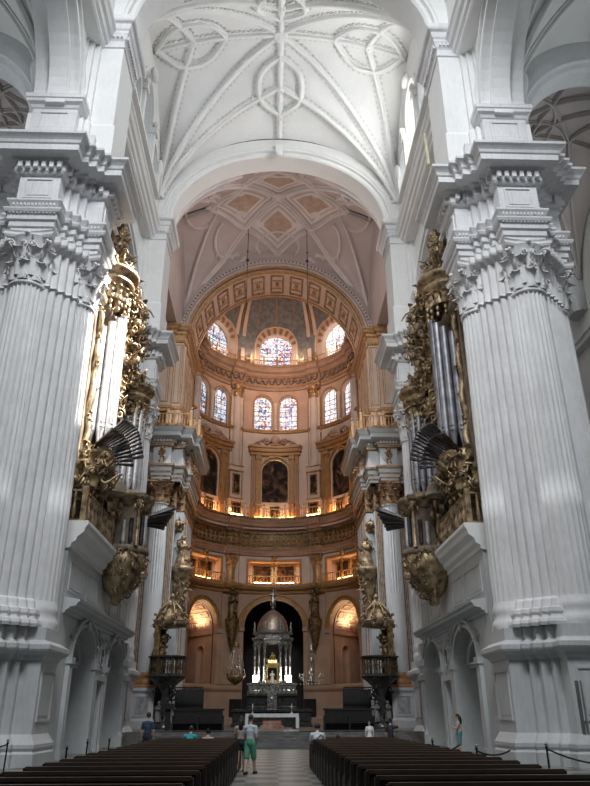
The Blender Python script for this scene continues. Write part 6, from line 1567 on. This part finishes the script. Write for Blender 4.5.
    fleshy(caps(body_s), 'shirt' if not skirt else 'bodice', shirt, t, .014*k, 2)
    if skirt:
        m = MB(); fl = .30 if not sit else .26
        m.lathe(W(0, 0, 0 if not sit else .0)+up*(.12*k if not sit else .2), [(.30*k, 0), (.26*k, .2*k), (.20*k, (hz-.35)*k), (.14*k, (hz-.05)*k)], 24, mod=lambda a, z: 1+.05*cos(9*a)); m.build('skirt', shirt, t)
    else: fleshy(caps(pants), {'shorts': 'shorts', 'short_shorts': 'shorts'}.get(legs, 'trousers'), legsmat[label[:12]] if label[:12] in legsmat else BLACK, t, .014*k, 2)
    for sg in (-1, 1):
        hp = hip+s_*sg*.085*k-up*.03*k
        if sit: an = hp+f*.45*k-up*.42*k
        elif pose == 'walk': an = Vector((hp.x, hp.y, L0.z+.09*k))+f*(.20 if sg > 0 else -.22)*k
        else: an = Vector((hp.x, hp.y, L0.z+.08*k))+f*.02*k
        z = max(L0.z+.045, an.z-.05*k if sit else 0) if sit else L0.z+.045
        a_ = Vector((an.x, an.y, z))-f*.04*k; m = caps([[q(a_, .046), q(a_+f*.12*k, .042), q(a_+f*.23*k-up*.008*k, .036)]]); m.build('shoe', SHOE, t)
    if bag:
        m = MB(); a = chest.lerp(neck, .6); m.tube([a+s_*.12*k-f*.1*k, chest-f*.17*k, hip-s_*.14*k-f*.13*k, hip-s_*.2*k-up*.05*k], .014*k, 6); m.build('bag_strap', BLACK, t)
    if phone:
        o = thing('smartphone', tuple(W(0, .36, hz+.27)), 'dark smartphone held up by the woman at the right wall', 'phone'); m = MB(); c = W(0, .35, hz+.27); m.add([c+s_*a*.04+ (up*.8-f*.3).normalized()*b_*.075+f*.01*d for a in (-1, 1) for b_ in (-1, 1) for d in (-.5, .5)], [(0, 1, 3, 2), (4, 6, 7, 5), (0, 4, 5, 1), (2, 3, 7, 6), (0, 2, 6, 4), (1, 5, 7, 3)]); m.build('case', BLACK, o)
    return t
SHOE = mat('dark_shoe_leather', (.03, .028, .027), .6)
M_ = lambda n, c: mat(n, c, .85, var=.04)
legsmat = {}
def mk(key, m): legsmat[key[:12]] = m; return key
person((-.86, 24.7, 0), (.35, 1), 'walk', mk('man in pale grey t-shirt and green shorts walking up the aisle', M_('green_cotton', (.10, .34, .22))), M_('pale_grey_cotton', (.50, .55, .60)), 'shorts', H=1.66)
person((-1.18, 25.5, 0), (.15, 1), 'walk', mk('barelegged person in dark shorts half hidden beside the man in the aisle', M_('black_cotton', (.03, .03, .035))), M_('beige_cotton', (.40, .33, .29)), 'short_shorts', hair='long', H=1.62)
person((8.2, 34.6, 0), (-1, .25), 'phone', mk('long-haired woman in pink top and teal shorts standing by the right wall', M_('teal_cotton', (.08, .24, .25))), M_('faded_pink_cotton', (.50, .38, .39)), 'shorts', hair='long', H=1.66, sleeves=.45, phone=True)
person((-5.0, 30.5, 0), (.2, 1), 'stand', mk('dark blue clad person standing with back turned, left of the front pews', M_('navy_trousers', (.02, .025, .04))), M_('navy_cotton', (.03, .05, .10)), 'trousers', H=1.74)
person((-2.95, 26.55, 0), (.1, 1), 'sitlean', mk('person in bright teal shirt seated bent forward in the left front pew', BLACK), M_('bright_teal_cotton', (.03, .33, .36)), 'trousers', H=1.68, hair='short')
person((-2.35, 26.6, 0), (0, 1), 'sitlean', mk('pale bare-shouldered woman seated next to the teal shirt', BLACK), M_('sand_cotton', (.42, .33, .26)), 'trousers', H=1.55, hair='bun')
person((1.3, 25.5, 0), (.1, 1), 'sitlean', mk('man in white shirt with a dark strap, seated at the aisle end', BLACK), M_('white_cotton', (.62, .64, .68)), 'trousers', H=1.78, bag=True)
person((2.05, 26.5, 0), (0, 1), 'sit', mk('dark-haired child in black seated in the right front pew', BLACK), M_('black_jersey', (.03, .03, .03)), 'trousers', H=1.35, hair='short')
person((4.62, 38.0, 0), (-.1, -1), 'stand', 'small figure in a long white dress standing beyond the right pews', M_('white_dress_cotton', (.75, .76, .78)), 'shorts', H=1.36, skirt=True, hair='long')
person((4.75, 32.2, 0), (0, 1), 'raise', mk('dark clad woman with raised bent arm beyond the right pew end', BLACK), M_('charcoal_cotton', (.03, .03, .035)), 'trousers', H=1.5, hair='bun')

# ------------------------------------------------------------------ camera
r_ = Vector((0.99947565, -0.01126019, 0.03035848)); n_ = Vector((-0.03229419, -0.4146574, 0.90940438)); u_ = Vector((-0.00234831, 0.90990794, 0.41480361))
cd = bpy.data.cameras.new('camera'); cam = bpy.data.objects.new('camera', cd); C.objects.link(cam)
cd.sensor_fit = 'HORIZONTAL'; cd.sensor_width = 36; cd.lens = 703.7/590*36; cd.clip_end = 500
X_ = Vector((r_[0], n_[0], u_[0])); Y_ = Vector((r_[1], n_[1], u_[1])); Z_ = -Vector((r_[2], n_[2], u_[2]))
M = Matrix((( X_.x, Y_.x, Z_.x, -.25), (X_.y, Y_.y, Z_.y, 0), (X_.z, Y_.z, Z_.z, 1.7), (0, 0, 0, 1)))
cam.matrix_world = M
bpy.context.scene.camera = cam

# ------------------------------------------------------------------ light
def area(name, loc, size, power, col, target=None, sy=None, spread=None):
    l = bpy.data.lights.new(name, 'AREA'); l.shape = 'RECTANGLE'; l.size = size; l.size_y = sy or size; l.energy = power; l.color = col
    if spread: l.spread = spread
    o = bpy.data.objects.new(name, l); C.objects.link(o); o.location = loc
    if target: o.rotation_euler = (Vector(target)-Vector(loc)).to_track_quat('-Z', 'Y').to_euler()
    return o
def point(name, loc, power, col, r=.3):
    l = bpy.data.lights.new(name, 'POINT'); l.energy = power; l.color = col; l.shadow_soft_size = r
    o = bpy.data.objects.new(name, l); C.objects.link(o); o.location = loc; return o
DAY = (.93, .965, 1.0)
area('nave_top_fill', (0, 1, 45), 16, 6200, DAY, (0, 27, 19), 10, spread=math.radians(112))  # unseen fill added above the camera, makes pier tops brighter than bottoms
for sx in (-1, 1): area('choir_pier_fill', (-sx*4, 48.8, 42), 3, 420, (.95, .95, 1), (sx*9, 55.5, 13), 2, spread=math.radians(38))  # narrow fills added in mid-air to brighten the choir piers
area('daylight_right_clerestory', (9.0, 38.1, 41), 7, 850, (.95, .98, 1), (-6, 38.5, 43), 5)
area('daylight_left_clerestory', (-9.0, 38.1, 41), 7, 300, DAY, (6, 38, 41), 5)
area('presbytery_vault_fill', (0, 50, 34), 9, 500, (1, .9, .84), (0, 57, 44), 4)  # upward fill added to brighten the presbytery vault
for sx in (-1, 1):
    area('aisle_daylight_fill', (sx*22.5, 24, 30), 8, 420, DAY, (sx*12, 24, 32), 8)
    area('aisle_daylight_fill', (sx*22.5, 40, 30), 5, 500, DAY, (sx*12, 42, 32), 6)  # extra fill added to brighten the far aisle
    area('near_bay_fill', (sx*9.2, 14, 39), 8, 150, DAY, (-sx*9, 27, 24), 5)  # unseen high fills added for the brightness falloff, no window built here
sp = bpy.data.lights.new('sun_through_window', 'SPOT'); sp.energy = 1700000; sp.color = (1, .95, .85); sp.spot_size = math.radians(13); sp.spot_blend = .2; sp.shadow_soft_size = .2
so = bpy.data.objects.new('sun_through_window', sp); C.objects.link(so); so.location = (22, 41.2, 55.2); so.rotation_euler = (Vector((-9.2, 33.6, 18.0))-Vector((22, 41.2, 55.2))).to_track_quat('-Z', 'Y').to_euler()
w = bpy.data.worlds.new('world'); bpy.context.scene.world = w; w.use_nodes = True
w.node_tree.nodes['Background'].inputs['Color'].default_value = (.7, .82, 1, 1)
w.node_tree.nodes['Background'].inputs['Strength'].default_value = .035
WARM = (1.0, .55, .25)
GL = emit_mat('gallery_strip_glow', (1, .52, .18), 34)
def strip(c0, c1, R, z, label):
    t = thing('strip_light', (R*sin(math.radians((c0+c1)/2)), 66+R*cos(math.radians((c0+c1)/2)), z), label, 'light')
    m = MB(); m.mbox(lambda u, v, w_: A(u, v, w_, R), c0, c1, z+.05, z+.2, 0, .12, 6); m.build('tube', GL, t)
    m = MB(); m.mbox(lambda u, v, w_: A(u, v, w_, R), c0-.3, c1+.3, z, z+.05, -.03, .15, 6); m.build('holder', IRON, t)
for i, (a, b) in enumerate([(-62, -53), (-50, -41), (-35, -25), (-15, -3), (3, 15), (25, 35), (41, 50), (53, 62)]):
    strip(a, b, 8.05 if abs(a+b) == 60 else 8.45, 20.72, 'glowing strip lamp behind the upper gallery railing, %s along the curve from the left' % ordn(i))
for th in (-58, -46, -34, -26, -11, 0, 11, 26, 34, 46, 58):
    point('gallery_lamp', A(th, 21.35, -.62 if 24 < abs(th) < 36 else -.32), 26, (1, .5, .2), .08)
for th in (-58, -47, -9, 9, 47, 58): point('lower_gallery_lamp', A(th, 14.5, .45), 14, (1, .5, .2), .08)
for i, (a, b) in enumerate([(-60, -45), (-13, -2), (2, 13), (45, 60)]):
    strip(a, b, 9.0, 13.95, 'glowing strip lamp behind the lower gallery railing, %s along the curve from the left' % ordn(i))
for th in (-50, -20, 20, 50):
    t = math.radians(th); point('drum_gallery_lamp', (7.8*sin(t), 66+7.8*cos(t), 40), 90, (1, .62, .38), .2)
area('upper_apse_fill', (0, 62.5, 33.5), 3, 330, (1, .68, .52), (0, 74, 38), 2, spread=math.radians(100))  # mid-air fill added to wash the upper apse, no fixture
for sx in (-1, 1):
    point('pier_balcony_lamp', (sx*7.4, 56.9, 23.7), 50, WARM, .1)
    area('passage_cornice_lamp', A(sx*43, 9.55, 2.4), 1.2, 110, (1, .66, .36), A(sx*45, 12, 2.4), .5)
    point('passage_lamp', A(sx*50, 8.6, 2.2), 18, (1, .62, .32), .2)
    point('arcade_lamp', (sx*3.2, 68, 9.0), 12, (1, .6, .35), .3)
    point('tabernacle_lamp', (sx*1.3, 61.2, 4.7), 50, (1, .97, .88), .12)
vs = bpy.context.scene.view_settings
vs.view_transform = 'Standard'; vs.look = 'None'; vs.gamma = 1; vs.use_curve_mapping = False; vs.exposure = 0
